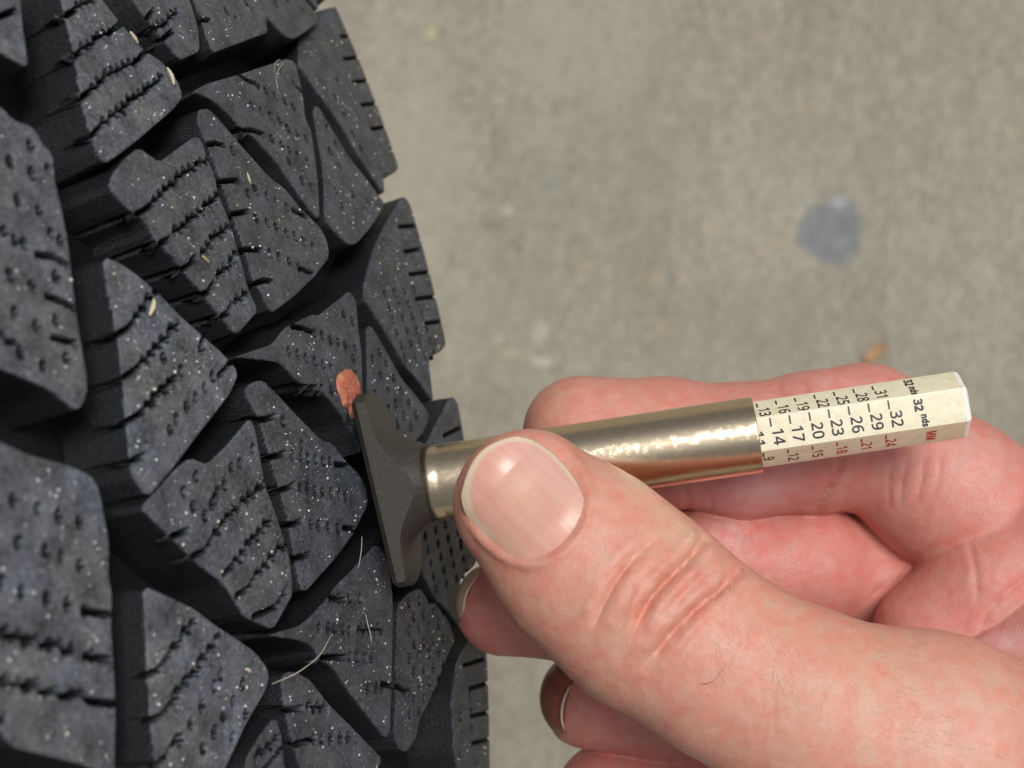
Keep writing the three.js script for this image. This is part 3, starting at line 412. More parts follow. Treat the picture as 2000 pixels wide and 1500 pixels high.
  const mmAt = (px) => { const r = (px - 742) / (1884 - 742), z = 8 * r; return (((px - 1000) / scaleAt(z) - GA.x) / GX.x) - X0; };
  const ink = '#1d1917', red = '#b0211f', dk = '#5e2522';
  const f1 = canvasFace([['11', 1466], ['14', 1504], ['17', 1541], ['20', 1579], ['23', 1616], ['26', 1654], ['29', 1692], ['32', 1730]].map(([t, x]) => [mmAt(x), t, ink, { ty: 78, dy: 12, dl: 54 }]).concat([[mmAt(1777), '32', ink, { nodash: 1, w: 'bold', ty: 30, px: 68 }], [mmAt(1787), 'nds', '#15120f', { nodash: 1, w: 'bold', ty: 122, px: 54, sx: 0.85 }]]));
  const f0 = canvasFace([['10', 1449], ['13', 1486], ['16', 1523], ['19', 1560], ['22', 1598], ['25', 1636], ['28', 1674], ['31', 1711]].map(([t, x]) => [mmAt(x), t, ink, { ty: 98, dy: 34, dl: 50, px: 92 }]).concat([[mmAt(1772), '32', ink, { nodash: 1, w: 'bold', ty: 20, px: 68 }], [mmAt(1776), 'nds', '#15120f', { nodash: 1, w: 'bold', ty: 108, px: 58 }]]));
  const f2 = canvasFace([['9', 1482, dk], ['12', 1529, dk], ['15', 1576, '#842f2c'], ['18', 1623, red], ['21', 1670, red], ['24', 1717, red]].map(([t, x, c], i) => [mmAt(x), t, c, { ty: 76, dy: 22, dl: 46, px: 84 }]).concat([[mmAt(1795), 'MM', '#b3262a', { nodash: 1, w: 'bold', ty: 48, px: 78, sx: 0.8 }]]));
  const plain = canvasFace([]);
  const bar = (() => { const pos = [], idx = []; const g = new THREE.BufferGeometry(); // ends and chamfers
    for (let k = 1; k < 3; k++) for (let i = 0; i < 6; i++) { const a = rings[k][i], b = rings[k][(i + 1) % 6], c = rings[k + 1][i], d = rings[k + 1][(i + 1) % 6]; for (const v of [a, b, c, b, d, c]) pos.push(v.x, v.y, v.z); }
    for (let i = 0; i < 6; i++) for (const v of [V(GLEN + 0.12, 0, 0), rings[3][i], rings[3][(i + 1) % 6]]) pos.push(v.x, v.y, v.z);
    g.setAttribute('position', new THREE.Float32BufferAttribute(pos, 3)); g.computeVertexNormals(); g.applyMatrix4(GM); return g; })();
  const barMesh = part('scale_bar', bar, new THREE.MeshStandardMaterial({ color: new THREE.Color(0.85, 0.84, 0.78), roughness: 0.4, side: THREE.DoubleSide }), gauge);
  for (let i = 0; i < 6; i++) {
    const a = rings[0][i], b = rings[0][(i + 1) % 6], c = rings[1][i], d = rings[1][(i + 1) % 6], mid = a.clone().add(b).multiplyScalar(0.5), z = mid.z, y = mid.y;
    // u along the bar; v = 1 at the edge that lies higher in the picture
    const hi = a.y > b.y ? [a, c, b, d] : [b, d, a, c];
    const cols = [];
    const SEG = 6, pos = [], uv = [], idx = [];
    for (let s = 0; s <= 1; s++) for (let q = 0; q <= SEG; q++) { const t = q / SEG, base = lerp(hi[0].y, hi[2].y, t), bz = lerp(hi[0].z, hi[2].z, t), x = s ? GLEN - 0.75 : 12, rnd_ = Math.min(t, 1 - t) < 0.01 ? 0.985 : 1; pos.push(x, base * rnd_, bz * rnd_); uv.push((x - X0) / 40, 1 - t * (4 / 4.375) - 0.0); }
    for (let q = 0; q < SEG; q++) { const p0 = q, p1 = q + 1, p2 = q + SEG + 1, p3 = q + SEG + 2; idx.push(p0, p1, p2, p1, p3, p2); }
    const g = new THREE.BufferGeometry(); g.setAttribute('position', new THREE.Float32BufferAttribute(pos, 3)); g.setAttribute('uv', new THREE.Float32BufferAttribute(uv, 2)); g.setIndex(idx); g.computeVertexNormals(); g.applyMatrix4(GM);
    const t = z > 2.5 ? f1 : z > 0 && y > 0 ? f0 : z > 0 && y < 0 ? f2 : plain;
    part('scale_face', g, new THREE.MeshStandardMaterial({ map: t, roughness: 0.38, side: THREE.DoubleSide }), barMesh);
  }
}

// ---------------------------------------------------------------- hand
const chain = (nodes) => { const b = []; const n = nodes.map(([x, y, z, r]) => { const p = PX(x, y, z); return [p.x, p.y, p.z, r / scaleAt(z)]; }); for (let i = 0; i + 1 < n.length; i++) b.push([...n[i], n[i + 1][0] - n[i][0], n[i + 1][1] - n[i][1], n[i + 1][2] - n[i][2], n[i + 1][3] - n[i][3]]); return b; };
const smin = (a, b, k) => { const h = Math.max(k - Math.abs(a - b), 0) / k; return Math.min(a, b) - h * h * k * 0.25; };
const cap = (b, x, y, z, fz) => { const px = x - b[0], py = y - b[1], pz = (z - b[2]) * fz, bz = b[6] * fz, t = clamp((px * b[4] + py * b[5] + pz * bz) / (b[4] * b[4] + b[5] * b[5] + bz * bz), 0, 1); const qx = px - b[4] * t, qy = py - b[5] * t, qz = pz - bz * t; return Math.sqrt(qx * qx + qy * qy + qz * qz) - (b[3] + b[7] * t); };
const evalChain = (c, x, y, z, k, fz) => { let d = 1e9; for (let i = 0; i < c.length; i++) { const e = cap(c[i], x, y, z, fz); d = d > 1e8 ? e : smin(d, e, k); } return d; };
const THUMB = chain([[1032, 985, 11, 147], [1145, 1093, 12.6, 173], [1262, 1193, 14, 181], [1420, 1302, 16, 170], [1590, 1395, 17, 188], [1800, 1490, 16, 250], [2080, 1640, 9, 320]]);
const INDEX = chain([[1133, 846, -13, 112], [1300, 864, -14, 121], [1450, 880, -14.5, 126], [1590, 864, -15.2, 134], [1688, 846, -17, 130], [1850, 962, -14, 148], [2090, 1130, -12, 175]]);
const MIDDLE = chain([[985, 1185, -15, 95], [1150, 1178, -17, 114], [1380, 1118, -18, 130], [1570, 1106, -19, 122], [1690, 1120, -21.5, 106], [1860, 1185, -18, 145], [2110, 1320, -12, 180]]);
const RING = chain([[1152, 1364, -17, 97], [1300, 1382, -19, 102], [1500, 1345, -22, 112], [1720, 1330, -23, 118], [1880, 1380, -20, 140], [2120, 1440, -12, 180]]);
const LITTLE = chain([[1195, 1560, -19, 110], [1440, 1525, -21, 112], [1700, 1500, -23, 116], [1880, 1540, -20, 130], [2120, 1580, -12, 170]]);
const PALM = chain([[2090, 1140, -12, 165], [2260, 1400, -8, 260], [2480, 1680, -2, 300], [2800, 2050, 4, 330]]);
const PALM2 = chain([[1815, 1240, -9, 108], [1935, 1140, -8, 116], [2080, 1050, -8, 150]]);
const WEB = chain([[1965, 1322, -1, 95], [2110, 1280, -2, 150], [2300, 1500, 0, 220]]);
const FLAT = 1.17;
function hand(x, y, z, out) {
  const palm = smin(evalChain(PALM, x, y, z, 4, 1), evalChain(WEB, x, y, z, 4, 1), 3);
  const th = smin(evalChain(THUMB, x, y, z, 3.5, FLAT) * 0.9, palm, 5);
  const p2 = smin(evalChain(PALM2, x, y, z, 3, 1), evalChain(PALM, x, y, z, 4, 1), 3);
  const ix = smin(evalChain(INDEX, x, y, z, 2.2, 1), p2, 0.5), mi = smin(evalChain(MIDDLE, x, y, z, 2.5, 1), palm, 2), ri = smin(evalChain(RING, x, y, z, 2.5, 1), palm, 2), li = smin(evalChain(LITTLE, x, y, z, 2.5, 1), palm, 2);
  if (out) { out[0] = th; out[1] = ix; out[2] = mi; out[3] = ri; out[4] = li; out[5] = p2; }
  return smin(smin(smin(th, ix, 0.5), mi, 0.5), smin(ri, li, 0.5), 0.5);
}
const handHit = (px, py, fn = hand) => { const r = rayOf(px, py); let t = 110; for (let i = 0; i < 200; i++) { const p = EYE.clone().addScaledVector(r, t), d = fn(p.x, p.y, p.z); if (d < 5e-3) return p; t += d * 0.8; if (t > 260) return null; } return null; };
const gradAt = (x, y, z, e = 0.08) => V(hand(x + e, y, z) - hand(x - e, y, z), hand(x, y + e, z) - hand(x, y - e, z), hand(x, y, z + e) - hand(x, y, z - e)).normalize();

const thumbOnly = (x, y, z) => evalChain(THUMB, x, y, z, 3.5, FLAT) * 0.9;
const midOnly = (x, y, z) => evalChain(MIDDLE, x, y, z, 2.5, 1), ringOnly = (x, y, z) => evalChain(RING, x, y, z, 2.5, 1);
// nails: a patch round the finger's axis. c: centre on the axis, T: towards the tip, N_: back of the finger
const NAILS = [
  { fn: thumbOnly, c: PX(1027, 962, 11), T: V(-0.735, 0.675, -0.02), N_: V(-0.05, 0.02, 1), half: 6.2, up: 7.0, down: 6.4, name: 'thumbnail', sq: 0.43, lim: 3.2 },
  { fn: midOnly, c: PX(985, 1185, -15), T: V(0.05, 0.1, 1), N_: V(-0.88, 0.3, -0.3), half: 4.2, up: 4.0, down: 5, lim: 3.4, name: 'fingernail', sq: 0.4, tone: [0.6, 0.4, 0.28], rim: [0.64, 0.45, 0.3], at: 0.84 },
  { fn: ringOnly, c: PX(1152, 1364, -17), T: V(0.3, -0.12, 0.95), N_: V(-0.95, 0.1, 0.3), half: 5.2, up: 4.5, down: 5, lim: 3.6, name: 'fingernail', sq: 0.3, tone: [0.3, 0.11, 0.075], rim: [0.7, 0.52, 0.4], at: 0.92 },
].map((n) => { n.T.normalize(); n.N_.addScaledVector(n.T, -n.N_.dot(n.T)).normalize(); n.B = new THREE.Vector3().crossVectors(n.T, n.N_); return n; });
function nailRadius(n, t, phi, limit) { // distance from the axis to the skin at station t
  const dir = n.N_.clone().multiplyScalar(Math.cos(phi)).addScaledVector(n.B, Math.sin(phi)), o = n.c.clone().addScaledVector(n.T, Math.min(t, limit)); let r = 12;
  for (let i = 0; i < 60; i++) { const d = n.fn(o.x + dir.x * r, o.y + dir.y * r, o.z + dir.z * r); if (Math.abs(d) < 1e-3) break; r -= d * 0.8; }
  return r;
}

// creases and wrinkles: polylines on the picture, dropped on to the skin; [depth, width, points]
const CREASES = [
  [0.7, 0.5, [1273, 1058, 1213, 1121, 1179, 1178, 1159, 1224]], [1.5, 0.5, [1378, 1046, 1350, 1087, 1310, 1127, 1270, 1172, 1242, 1229]], [0.3, 0.4, [1396, 1107, 1350, 1144, 1310, 1189]], [1.2, 0.5, [1449, 1108, 1407, 1150, 1362, 1189, 1316, 1235, 1259, 1303]], [0.22, 0.5, [1293, 1047, 1231, 1087, 1156, 1155]], [0.14, 0.4, [1420, 1170, 1380, 1215, 1340, 1262]], [0.14, 0.4, [1240, 1230, 1215, 1280]],
  [0.5, 0.5, [1457, 1008, 1459, 1040, 1454, 1085]], [0.3, 0.4, [1432, 1005, 1434, 1040, 1428, 1075]], [0.25, 0.4, [1408, 1003, 1405, 1050]],
  [0.7, 0.6, [1650, 880, 1640, 925, 1610, 975, 1588, 1003]], [0.3, 0.4, [1334, 940, 1342, 975, 1344, 1000]], [0.25, 0.35, [1388, 975, 1392, 998]],
  [0.13, 0.32, [1742, 895, 1735, 950, 1738, 1000]], [0.13, 0.32, [1772, 892, 1762, 945, 1758, 990]], [0.13, 0.32, [1806, 885, 1800, 940, 1790, 985]], [0.11, 0.32, [1838, 882, 1834, 930, 1826, 965]], [0.11, 0.32, [1868, 878, 1868, 925]], [0.11, 0.32, [1900, 870, 1905, 920, 1896, 945]], [0.11, 0.32, [1940, 880, 1935, 925]],
  [0.4, 0.5, [1908, 1240, 1940, 1182, 2000, 1130, 2040, 1090]], [0.3, 0.4, [1700, 1166, 1735, 1140, 1760, 1118]], [0.2, 0.35, [1890, 1050, 1905, 1110, 1910, 1180]], [0.25, 0.4, [1660, 1205, 1700, 1172]], [0.2, 0.35, [1738, 1235, 1735, 1185]],
  [0.3, 0.5, [1512, 752, 1530, 775, 1542, 800]], [0.2, 0.4, [1560, 740, 1575, 765, 1585, 790]], [0.2, 0.4, [1620, 722, 1632, 750]], [0.18, 0.35, [1420, 757, 1430, 790]],
].concat(Array.from({ length: 46 }, (_, i) => { // the net of fine lines over the knuckle and along the thumb
  const k = i < 26, cx = k ? rr(1190, 1440) : rr(1450, 1950), cy = k ? rr(1070, 1290) : lerp(1250, 1420, rnd()) + (cx - 1450) * 0.12, a = (k ? 2.2 : 1.9) + rr(-0.5, 0.5), L = rr(25, 80), b = rr(-12, 12);
  return [rr(0.03, 0.08), rr(0.16, 0.26), [cx - Math.cos(a) * L, cy - Math.sin(a) * L, cx + b, cy + b * 0.5, cx + Math.cos(a) * L, cy + Math.sin(a) * L]];
})).map(([d, w, pts]) => { const P = []; for (let i = 0; i < pts.length; i += 2) { const h = handHit(pts[i], pts[i + 1]); if (h) P.push(h); } const c = P.length > 1 ? new THREE.CatmullRomCurve3(P).getPoints(P.length * 6) : []; const bb = new THREE.Box3().setFromPoints(c).expandByScalar(2.5); return { d, w, c, bb }; }).filter((c) => c.c.length);
const nailLocal = (n, p) => { const q = p.clone().sub(n.c), t = q.dot(n.T), b = q.dot(n.B), u = q.dot(n.N_); return [b, t, u]; };
function skinShift(p, nrm) {
  let s = 0;
  for (const c of CREASES) {
    if (!c.bb.containsPoint(p)) continue; let best = 1e9, bi = 0; for (let i = 0; i < c.c.length; i++) { const d = c.c[i].distanceToSquared(p); if (d < best) { best = d; bi = i; } }
    let d = Math.sqrt(best); for (const j of [bi - 1, bi]) if (j >= 0 && j + 1 < c.c.length) { const a = c.c[j], e = c.c[j + 1].clone().sub(a), t = clamp(p.clone().sub(a).dot(e) / e.lengthSq(), 0, 1); d = Math.min(d, p.distanceTo(a.clone().addScaledVector(e, t))); }
    const end = Math.min(1, Math.min(bi, c.c.length - 1 - bi) / 4 + 0.15), q = d / c.w;
    s += c.d * end * (0.8 + 0.5 * noise(p.x * 0.9, p.y * 0.9, c.w * 30)) * (-1.15 * Math.exp(-q * 1.25) + 0.3 * Math.exp(-((q - 2.5) ** 2) / 2.2));
  }
  for (const n of NAILS) {
    const [b, t, u] = nailLocal(n, p); if (u < 0 || Math.abs(b) > 9 || t < -10 || t > 9) continue;
    const tt = t > 0 ? t / n.up : t / n.down, bb = b / n.half, rad = Math.pow(Math.pow(Math.abs(bb), 2.2) + Math.pow(Math.abs(tt), 2.2), 1 / 2.2);
    const side = ss(0.75, -0.1, tt);
    if (rad < 1) s -= 0.34 * ss(0.99, 0.9, rad); else s += (n.tone ? 0.1 : 0.34) * side * Math.exp(-(((rad - 1.1) / 0.085) ** 2)) - 0.05 * side * Math.exp(-(((rad - 1.0) / 0.03) ** 2));
  }
  s += 0.05 * fbm(p.x * 0.5, p.y * 0.5, p.z * 0.5, 2) + 0.025 * noise(p.x * 1.4, p.y * 1.4, p.z * 1.4);
  return s;
}
// skin tints: [px, py, radius px, r, g, b, strength]
const TINTS = [
  [1275, 965, 55, 0.76, 0.5, 0.34, 0.55], [1325, 1030, 60, 0.76, 0.5, 0.35, 0.5], [1215, 925, 40, 0.75, 0.48, 0.33, 0.5], [1360, 1075, 40, 0.76, 0.5, 0.36, 0.4],
  [1300, 1150, 110, 0.68, 0.28, 0.2, 0.5], [1400, 1130, 60, 0.7, 0.33, 0.26, 0.5], [1180, 1230, 90, 0.66, 0.32, 0.21, 0.4], [960, 1090, 70, 0.66, 0.3, 0.22, 0.5], [1000, 1120, 60, 0.66, 0.3, 0.22, 0.4], [900, 980, 40, 0.6, 0.27, 0.15, 0.6], [950, 870, 40, 0.6, 0.26, 0.14, 0.5],
  [1800, 1380, 150, 0.66, 0.38, 0.26, 0.4], [1560, 1380, 150, 0.62, 0.32, 0.22, 0.5], [1900, 1400, 100, 0.72, 0.4, 0.32, 0.5],
  [1080, 790, 70, 0.62, 0.32, 0.19, 0.6], [1250, 780, 120, 0.66, 0.3, 0.2, 0.5], [1650, 750, 80, 0.72, 0.3, 0.27, 0.6], [1480, 960, 120, 0.72, 0.38, 0.38, 0.6], [1360, 960, 70, 0.7, 0.33, 0.31, 0.6],
  [1420, 1045, 60, 0.72, 0.4, 0.38, 0.5], [1590, 1090, 110, 0.62, 0.235, 0.18, 0.5], [1740, 1000, 130, 0.64, 0.3, 0.26, 0.5], [1900, 900, 70, 0.74, 0.38, 0.34, 0.5], [1900, 1080, 120, 0.63, 0.25, 0.19, 0.55], [1960, 1250, 80, 0.74, 0.42, 0.4, 0.6],
  [985, 1190, 90, 0.6, 0.27, 0.17, 0.6], [1190, 1400, 80, 0.66, 0.27, 0.2, 0.5],
].map(([x, y, r, ...c]) => { const h = handHit(x, y); return h && { p: h, r: r / 16, c }; }).filter(Boolean);
{
  const root = thing('hand', 'bare left hand pinching the depth gauge between thumb and fingers', 'hand', PX(1600, 1300, 0));
  const h = 0.31, lo = V(-9, -72, -36), hiB = V(112, 8, 36), NB = [0, 1, 2].map((k) => Math.ceil((hiB.getComponent(k) - lo.getComponent(k)) / (h * 8)));
  const vid = new Map(), pos = [], edges = [], nX = NB[0] * 8 + 2, nY = NB[1] * 8 + 2, key = (i, j, k) => (k * nY + j) * nX + i, val = new Float32Array(729);
  lo.x = -14; // room for the tip
  for (let bk = 0; bk < NB[2]; bk++) for (let bj = 0; bj < NB[1]; bj++) for (let bi = 0; bi < NB[0]; bi++) {
    const cx = lo.x + (bi * 8 + 4) * h, cy = lo.y + (bj * 8 + 4) * h, cz = lo.z + (bk * 8 + 4) * h; if (Math.abs(hand(cx, cy, cz)) > 7.2 * h * 1.25) continue;
    for (let k = 0; k < 9; k++) for (let j = 0; j < 9; j++) for (let i = 0; i < 9; i++) val[(k * 9 + j) * 9 + i] = hand(lo.x + (bi * 8 + i) * h, lo.y + (bj * 8 + j) * h, lo.z + (bk * 8 + k) * h);
    for (let k = 0; k < 8; k++) for (let j = 0; j < 8; j++) for (let i = 0; i < 8; i++) {
      const o = (k * 9 + j) * 9 + i; let mask = 0; for (let c = 0; c < 8; c++) if (val[o + (c & 1) + ((c >> 1) & 1) * 9 + (c >> 2) * 81] < 0) mask |= 1 << c;
      if (!mask || mask === 255) continue;
      let n = 0, sx = 0, sy = 0, sz = 0;
      for (let a = 0; a < 8; a++) for (let ax = 0; ax < 3; ax++) { if (a & (1 << ax)) continue; const b = a | (1 << ax); if (((mask >> a) & 1) === ((mask >> b) & 1)) continue; const va = val[o + (a & 1) + ((a >> 1) & 1) * 9 + (a >> 2) * 81], vb = val[o + (b & 1) + ((b >> 1) & 1) * 9 + (b >> 2) * 81], t = va / (va - vb); sx += (a & 1) + (ax === 0 ? t : 0); sy += ((a >> 1) & 1) + (ax === 1 ? t : 0); sz += (a >> 2) + (ax === 2 ? t : 0); n++; }
      const I = bi * 8 + i, J = bj * 8 + j, K = bk * 8 + k; vid.set(key(I, J, K), pos.length / 3); pos.push(lo.x + (I + sx / n) * h, lo.y + (J + sy / n) * h, lo.z + (K + sz / n) * h);
      const s0 = mask & 1; if (((mask >> 1) & 1) !== s0) edges.push(I, J, K, 0, s0); if (((mask >> 2) & 1) !== s0) edges.push(I, J, K, 1, s0); if (((mask >> 4) & 1) !== s0) edges.push(I, J, K, 2, s0);
    }
  }
  const idx = [];
  for (let e = 0; e < edges.length; e += 5) {
    const I = edges[e], J = edges[e + 1], K = edges[e + 2], ax = edges[e + 3], s0 = edges[e + 4];
    const c = ax === 0 ? [[0, 0], [-1, 0], [-1, -1], [0, -1]].map(([a, b]) => vid.get(key(I, J + a, K + b))) : ax === 1 ? [[0, 0], [-1, 0], [-1, -1], [0, -1]].map(([a, b]) => vid.get(key(I + b, J, K + a))) : [[0, 0], [-1, 0], [-1, -1], [0, -1]].map(([a, b]) => vid.get(key(I + a, J + b, K)));
    if (c.some((x) => x === undefined)) continue;
    const [p, q, r, s] = s0 ? c : [c[0], c[3], c[2], c[1]]; idx.push(p, q, r, p, r, s);
  }
  const n = pos.length / 3, col = new Float32Array(n * 3), uv = new Float32Array(n * 2), o6 = new Array(6), P = V(0, 0, 0);
  const BASE = [[0.69, 0.312, 0.226], [0.64, 0.25, 0.2], [0.62, 0.225, 0.18], [0.63, 0.235, 0.185], [0.61, 0.22, 0.175], [0.62, 0.23, 0.185]];
  const chains = [THUMB, INDEX, MIDDLE, RING, LITTLE, PALM2];
  const FRAMES = chains.map((c) => { const a = c[0], z = c[Math.min(c.length - 1, 4)], p0 = V(a[0], a[1], a[2]), ax = V(z[0] + z[4], z[1] + z[5], z[2] + z[6]).sub(p0).normalize(), sd = new THREE.Vector3().crossVectors(V(0, 0, 1), ax).normalize(); return [ax, sd, p0, new THREE.Vector3().crossVectors(ax, sd)]; });
  const kind = new Uint8Array(n), uvT = [0, 0], Q = V(0, 0, 0);
  const uvFor = (p, bk, out) => { const fr = FRAMES[bk]; Q.copy(p).sub(fr[2]); out[0] = p.dot(fr[0]) / 8; out[1] = bk === 5 ? Q.dot(fr[1]) / 8 : (Math.atan2(Q.dot(fr[1]), Q.dot(fr[3])) * 9) / 8; };
  for (let i = 0; i < n; i++) {
    P.set(pos[i * 3], pos[i * 3 + 1], pos[i * 3 + 2]); const g = gradAt(P.x, P.y, P.z), d0 = hand(P.x, P.y, P.z, o6); P.addScaledVector(g, -d0 * 0.8);
    const s = skinShift(P, g);
    let r = 0, gg = 0, b = 0, wsum = 0; for (let k = 0; k < 6; k++) { const w = Math.exp(-(Math.max(0, o6[k] - d0)) / 0.8); r += w * BASE[k][0]; gg += w * BASE[k][1]; b += w * BASE[k][2]; wsum += w; }
    r /= wsum; gg /= wsum; b /= wsum;
    for (const t of TINTS) { const q = t.p.distanceToSquared(P) / (t.r * t.r); if (q < 4) { const a = t.c[3] * Math.exp(-q * 1.3); r = lerp(r, t.c[0], a); gg = lerp(gg, t.c[1], a); b = lerp(b, t.c[2], a); } }
    const m = fbm(P.x * 0.45, P.y * 0.45, P.z * 0.45, 3), f = noise(P.x * 2.6, P.y * 2.6, P.z * 2.6), red = fbm(P.x * 0.55 + 30, P.y * 0.55, P.z * 0.55, 3);
    const pore = noise(P.x * 5.5, P.y * 5.5, P.z * 5.5), k = 1 + 0.1 * m + 0.03 * f + 0.03 * pore; r *= k; gg *= k * (1 - 0.36 * red - 0.16 * m - 0.03 * pore); b *= k * (1 - 0.38 * red - 0.14 * m - 0.03 * pore);
    col.set([r, gg, b], i * 3);
    let bk = 0, bd = 1e9; for (let q = 0; q < 6; q++) if (o6[q] < bd) { bd = o6[q]; bk = q; }
    if (bk === 1 && o6[5] <= o6[1] + 0.05) bk = 5;
    kind[i] = bk;
    uvFor(P, bk, uvT); uv[i * 2] = uvT[0]; uv[i * 2 + 1] = uvT[1];
    pos[i * 3] = P.x + g.x * s; pos[i * 3 + 1] = P.y + g.y * s; pos[i * 3 + 2] = P.z + g.z * s;
  }
  const g = new THREE.BufferGeometry(); g.setAttribute('position', new THREE.Float32BufferAttribute(pos, 3)); g.setAttribute('color', new THREE.BufferAttribute(col, 3)); g.setAttribute('uv', new THREE.BufferAttribute(uv, 2)); g.setIndex(idx); g.computeVertexNormals();
  { const a = g.attributes.normal, q = gradAt(pos[0], pos[1], pos[2]); if (q.dot(V(a.getX(0), a.getY(0), a.getZ(0))) < 0) { const ia = g.index.array; for (let i = 0; i < ia.length; i += 3) { const t = ia[i]; ia[i] = ia[i + 1]; ia[i + 1] = t; } g.computeVertexNormals(); } }
  { // give each patch of skin its own run of the fine relief: vertices on a border between patches are doubled
    const ia = g.index.array, na = Array.from(g.attributes.normal.array), ca = Array.from(col), ua = Array.from(uv), pa = pos.slice(), twin = new Map(); let count = n;
    for (let t = 0; t < ia.length; t += 3) { const k = kind[ia[t]]; for (let q = 1; q < 3; q++) { const v = ia[t + q]; if (v >= n || kind[v] === k) continue; const key2 = v * 8 + k; let w = twin.get(key2); if (w === undefined) { w = count++; twin.set(key2, w); P.set(pos[v * 3], pos[v * 3 + 1], pos[v * 3 + 2]); uvFor(P, k, uvT); pa.push(P.x, P.y, P.z); na.push(na[v * 3], na[v * 3 + 1], na[v * 3 + 2]); ca.push(col[v * 3], col[v * 3 + 1], col[v * 3 + 2]); ua.push(uvT[0], uvT[1]); } ia[t + q] = w; } }
    g.setAttribute('position', new THREE.Float32BufferAttribute(pa, 3)); g.setAttribute('normal', new THREE.Float32BufferAttribute(na, 3)); g.setAttribute('color', new THREE.Float32BufferAttribute(ca, 3)); g.setAttribute('uv', new THREE.Float32BufferAttribute(ua, 2));
  }
  // fine crossing lines and pores
  const s1 = tileNoise(64, 91), s2 = tileNoise(150, 93), s3 = tileNoise(28, 95);
  const skinBump = tex(1024, 1024, (u, v) => { const wx = u + 0.012 * (s3(u, v) - 0.5), wy = v + 0.012 * (s3(v, u) - 0.5); const ridge = (a) => 1 - Math.abs(2 * a - 1); const l1 = ridge(s1(wx, wy * 0.5)), l2 = ridge(s1(wy + 0.3, wx * 0.5 + 0.2)); return 0.62 - 0.34 * l1 ** 6 - 0.3 * l2 ** 6 + 0.25 * (s2(u, v) - 0.5); });
  const skin = new THREE.MeshPhysicalMaterial({ vertexColors: true, roughness: 0.46, bumpMap: skinBump, bumpScale: 0.00005, specularIntensity: 1, sheen: 0.25, sheenColor: new THREE.Color(1, 0.6, 0.45), sheenRoughness: 0.5 });
  part('skin', g, skin, root);
  // nails
  const nailMat = new THREE.MeshPhysicalMaterial({ vertexColors: true, roughness: 0.3, specularIntensity: 0.9 });
  for (const q of NAILS) {
    const NU = 56, NV = 56, top = [], cl = [];
    for (let j = 0; j <= NV; j++) for (let i = 0; i <= NU; i++) {
      const a = (i / NU) * 2 - 1, b = (j / NV) * 2 - 1, x = a * Math.sqrt(1 - q.sq * b * b), y = b * Math.sqrt(1 - q.sq * a * a), t = y > 0 ? y * q.up : y * q.down, limit = q.lim;
      const r0 = nailRadius(q, Math.min(t, limit), 0, limit), phi = Math.asin(clamp((x * q.half) / (r0 + 0.6), -0.98, 0.98)), r = nailRadius(q, Math.min(t, limit), phi, limit), over = Math.max(0, t - limit);
      const lift = q.tone ? -0.12 + 0.2 * (1 - Math.pow(Math.abs(x), 3)) : -0.14 + 0.4 * (1 - Math.pow(Math.abs(x), 4)) * ss(-1, -0.55, y) + 0.1 * ss(0.2, 0.8, y), droop = -0.075 * over * over * (q.name === 'thumbnail' ? 1 : 0.6);
      const ridge = 0.012 * noise(x * 14, y * 1.2, 7) ;
      const rad = r + lift + droop + ridge, dir = q.N_.clone().multiplyScalar(Math.cos(phi)).addScaledVector(q.B, Math.sin(phi)); top.push([q.c.clone().addScaledVector(q.T, t).addScaledVector(dir, rad), dir]);
      const rad9 = Math.pow(Math.abs(x) ** 2.4 + Math.abs(y) ** 2.4, 1 / 2.4), edgeT = 0.905 + 0.02 * noise(x * 5, 0, 2) - 0.06 * ss(0.2, -0.9, x), white = q.name === 'thumbnail' ? ss(edgeT - 0.025, edgeT + 0.03, rad9) * ss(-0.45, -0.05, y + 0.25 * x) : ss(q.at - 0.04, q.at + 0.04, y), lines = noise(x * 26, y * 1.5, 3) * 0.03;
      const pale = q.name === 'thumbnail' ? clamp(0.35 + 0.5 * noise(x * 1.8 + 3, y * 1.1, 4) + 0.35 * noise(x * 9, y * 0.8, 6), 0, 0.8) : 0.2, mauve = q.name === 'thumbnail' ? ss(-0.1, 0.8, x) * 0.3 : 0;
      let cR = lerp(0.7, 0.75, pale), cG = lerp(0.345, 0.47, pale), cB = lerp(0.28, 0.325, pale); cR = lerp(cR, 0.7, mauve); cG = lerp(cG, 0.44, mauve); cB = lerp(cB, 0.44, mauve);
      if (q.tone) [cR, cG, cB] = q.tone;
      const wr = q.rim ?? [0.72, 0.56, 0.41];
      cl.push([lerp(cR, wr[0], white) + lines, lerp(cG, wr[1], white) + lines, lerp(cB, wr[2], white) + lines]);
    }
    const pos = [], col = [], idx = [], S = NU + 1, off = top.length; for (const [p] of top) pos.push(p.x, p.y, p.z); for (const [p, d] of top) pos.push(p.x - d.x * 0.28, p.y - d.y * 0.28, p.z - d.z * 0.28); for (const c of cl) col.push(...c); for (const c of cl) col.push(...c.map((v) => v * 0.9));
    for (let j = 0; j < NV; j++) for (let i = 0; i < NU; i++) { const a = j * S + i, b = a + 1, c = a + S, d = c + 1; idx.push(a, b, c, b, d, c, off + a, off + c, off + b, off + b, off + c, off + d); }
    const rim = []; for (let i = 0; i < NU; i++) rim.push(i); for (let j = 0; j < NV; j++) rim.push(j * S + NU); for (let i = NU; i > 0; i--) rim.push(NV * S + i); for (let j = NV; j > 0; j--) rim.push(j * S);
    for (let i = 0; i < rim.length; i++) { const a = rim[i], b = rim[(i + 1) % rim.length]; idx.push(a, off + a, b, b, off + a, off + b); }
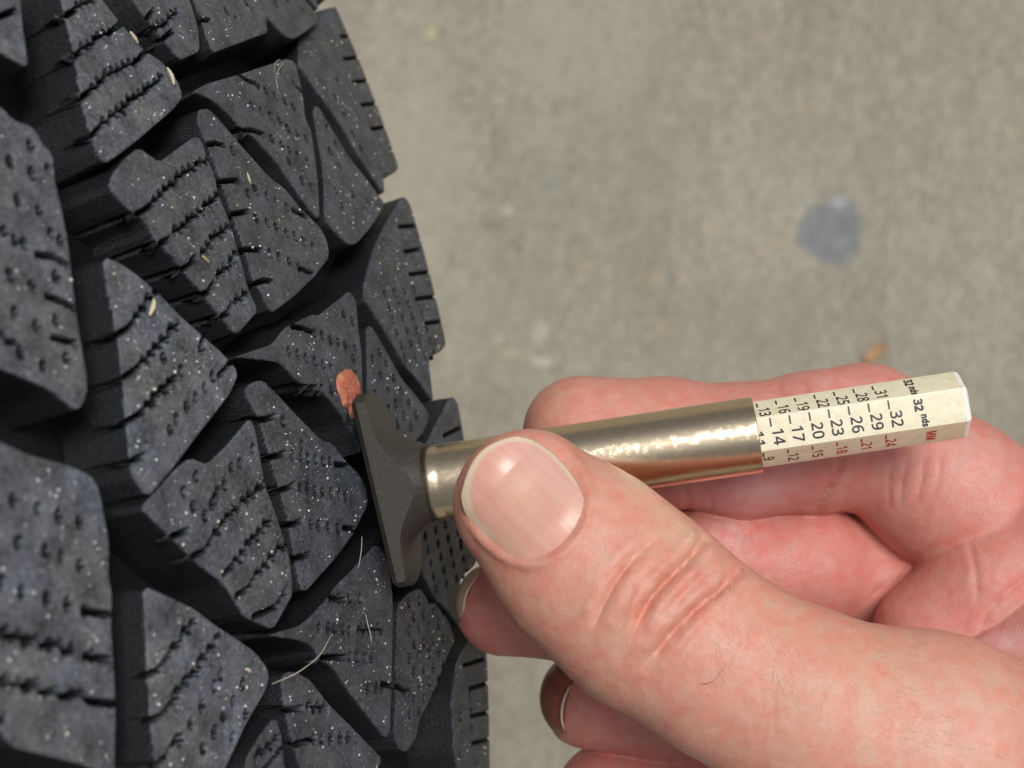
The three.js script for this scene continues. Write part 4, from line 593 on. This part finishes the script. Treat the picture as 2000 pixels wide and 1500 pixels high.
    const ng = new THREE.BufferGeometry(); ng.setAttribute('position', new THREE.Float32BufferAttribute(pos, 3)); ng.setAttribute('color', new THREE.Float32BufferAttribute(col, 3)); ng.setIndex(idx); ng.computeVertexNormals();
    { const a = ng.attributes.normal, i = Math.floor(NV / 2) * S + NU / 2; if (top[i][1].dot(V(a.getX(i), a.getY(i), a.getZ(i))) < 0) { const ia = ng.index.array; for (let k = 0; k < ia.length; k += 3) { const t = ia[k]; ia[k] = ia[k + 1]; ia[k + 1] = t; } ng.computeVertexNormals(); } }
    part(q.name, ng, nailMat, root);
  }
  // fine hairs on the back of the thumb
  const hairs = [], hair = (px, py, dx, dy, len, rad) => { const a = handHit(px, py), b = handHit(px + dx, py + dy); if (!a || !b) return; const g = gradAt(a.x, a.y, a.z), d = b.clone().sub(a).normalize(); const c = new THREE.QuadraticBezierCurve3(a.clone().addScaledVector(g, -0.05), a.clone().addScaledVector(d, len * 0.5).addScaledVector(g, len * 0.22), a.clone().addScaledVector(d, len).addScaledVector(g, len * 0.16)); hairs.push(new THREE.TubeGeometry(c, 8, rad, 4)); };
  for (let i = 0; i < 45; i++) hair(rr(1380, 1560), rr(1120, 1330), rr(-10, 20), rr(10, 30), rr(0.8, 2.2), 0.015);
  for (let i = 0; i < 60; i++) hair(rr(1680, 2000), rr(1270, 1480), rr(20, 40), rr(-12, 12), rr(0.9, 2.4), 0.015);
  const hg = mergeGeometries(hairs); const hm = part('hair', hg, new THREE.MeshStandardMaterial({ color: new THREE.Color(0.85, 0.7, 0.55), roughness: 0.45 }), root); hm.userData.kind = 'stuff';
  const dark = []; const keep = hairs.length; hair(1393, 1332, 24, -32, 2.0, 0.014); hair(1450, 1110, -3, 14, 0.8, 0.028); hair(1368, 1338, 26, -8, 1.6, 0.025);
  dark.push(...hairs.slice(keep)); const dm = part('hair', mergeGeometries(dark), new THREE.MeshStandardMaterial({ color: new THREE.Color(0.12, 0.06, 0.035), roughness: 0.5 }), root); dm.userData.kind = 'stuff';
}
renderer.render(scene, camera);
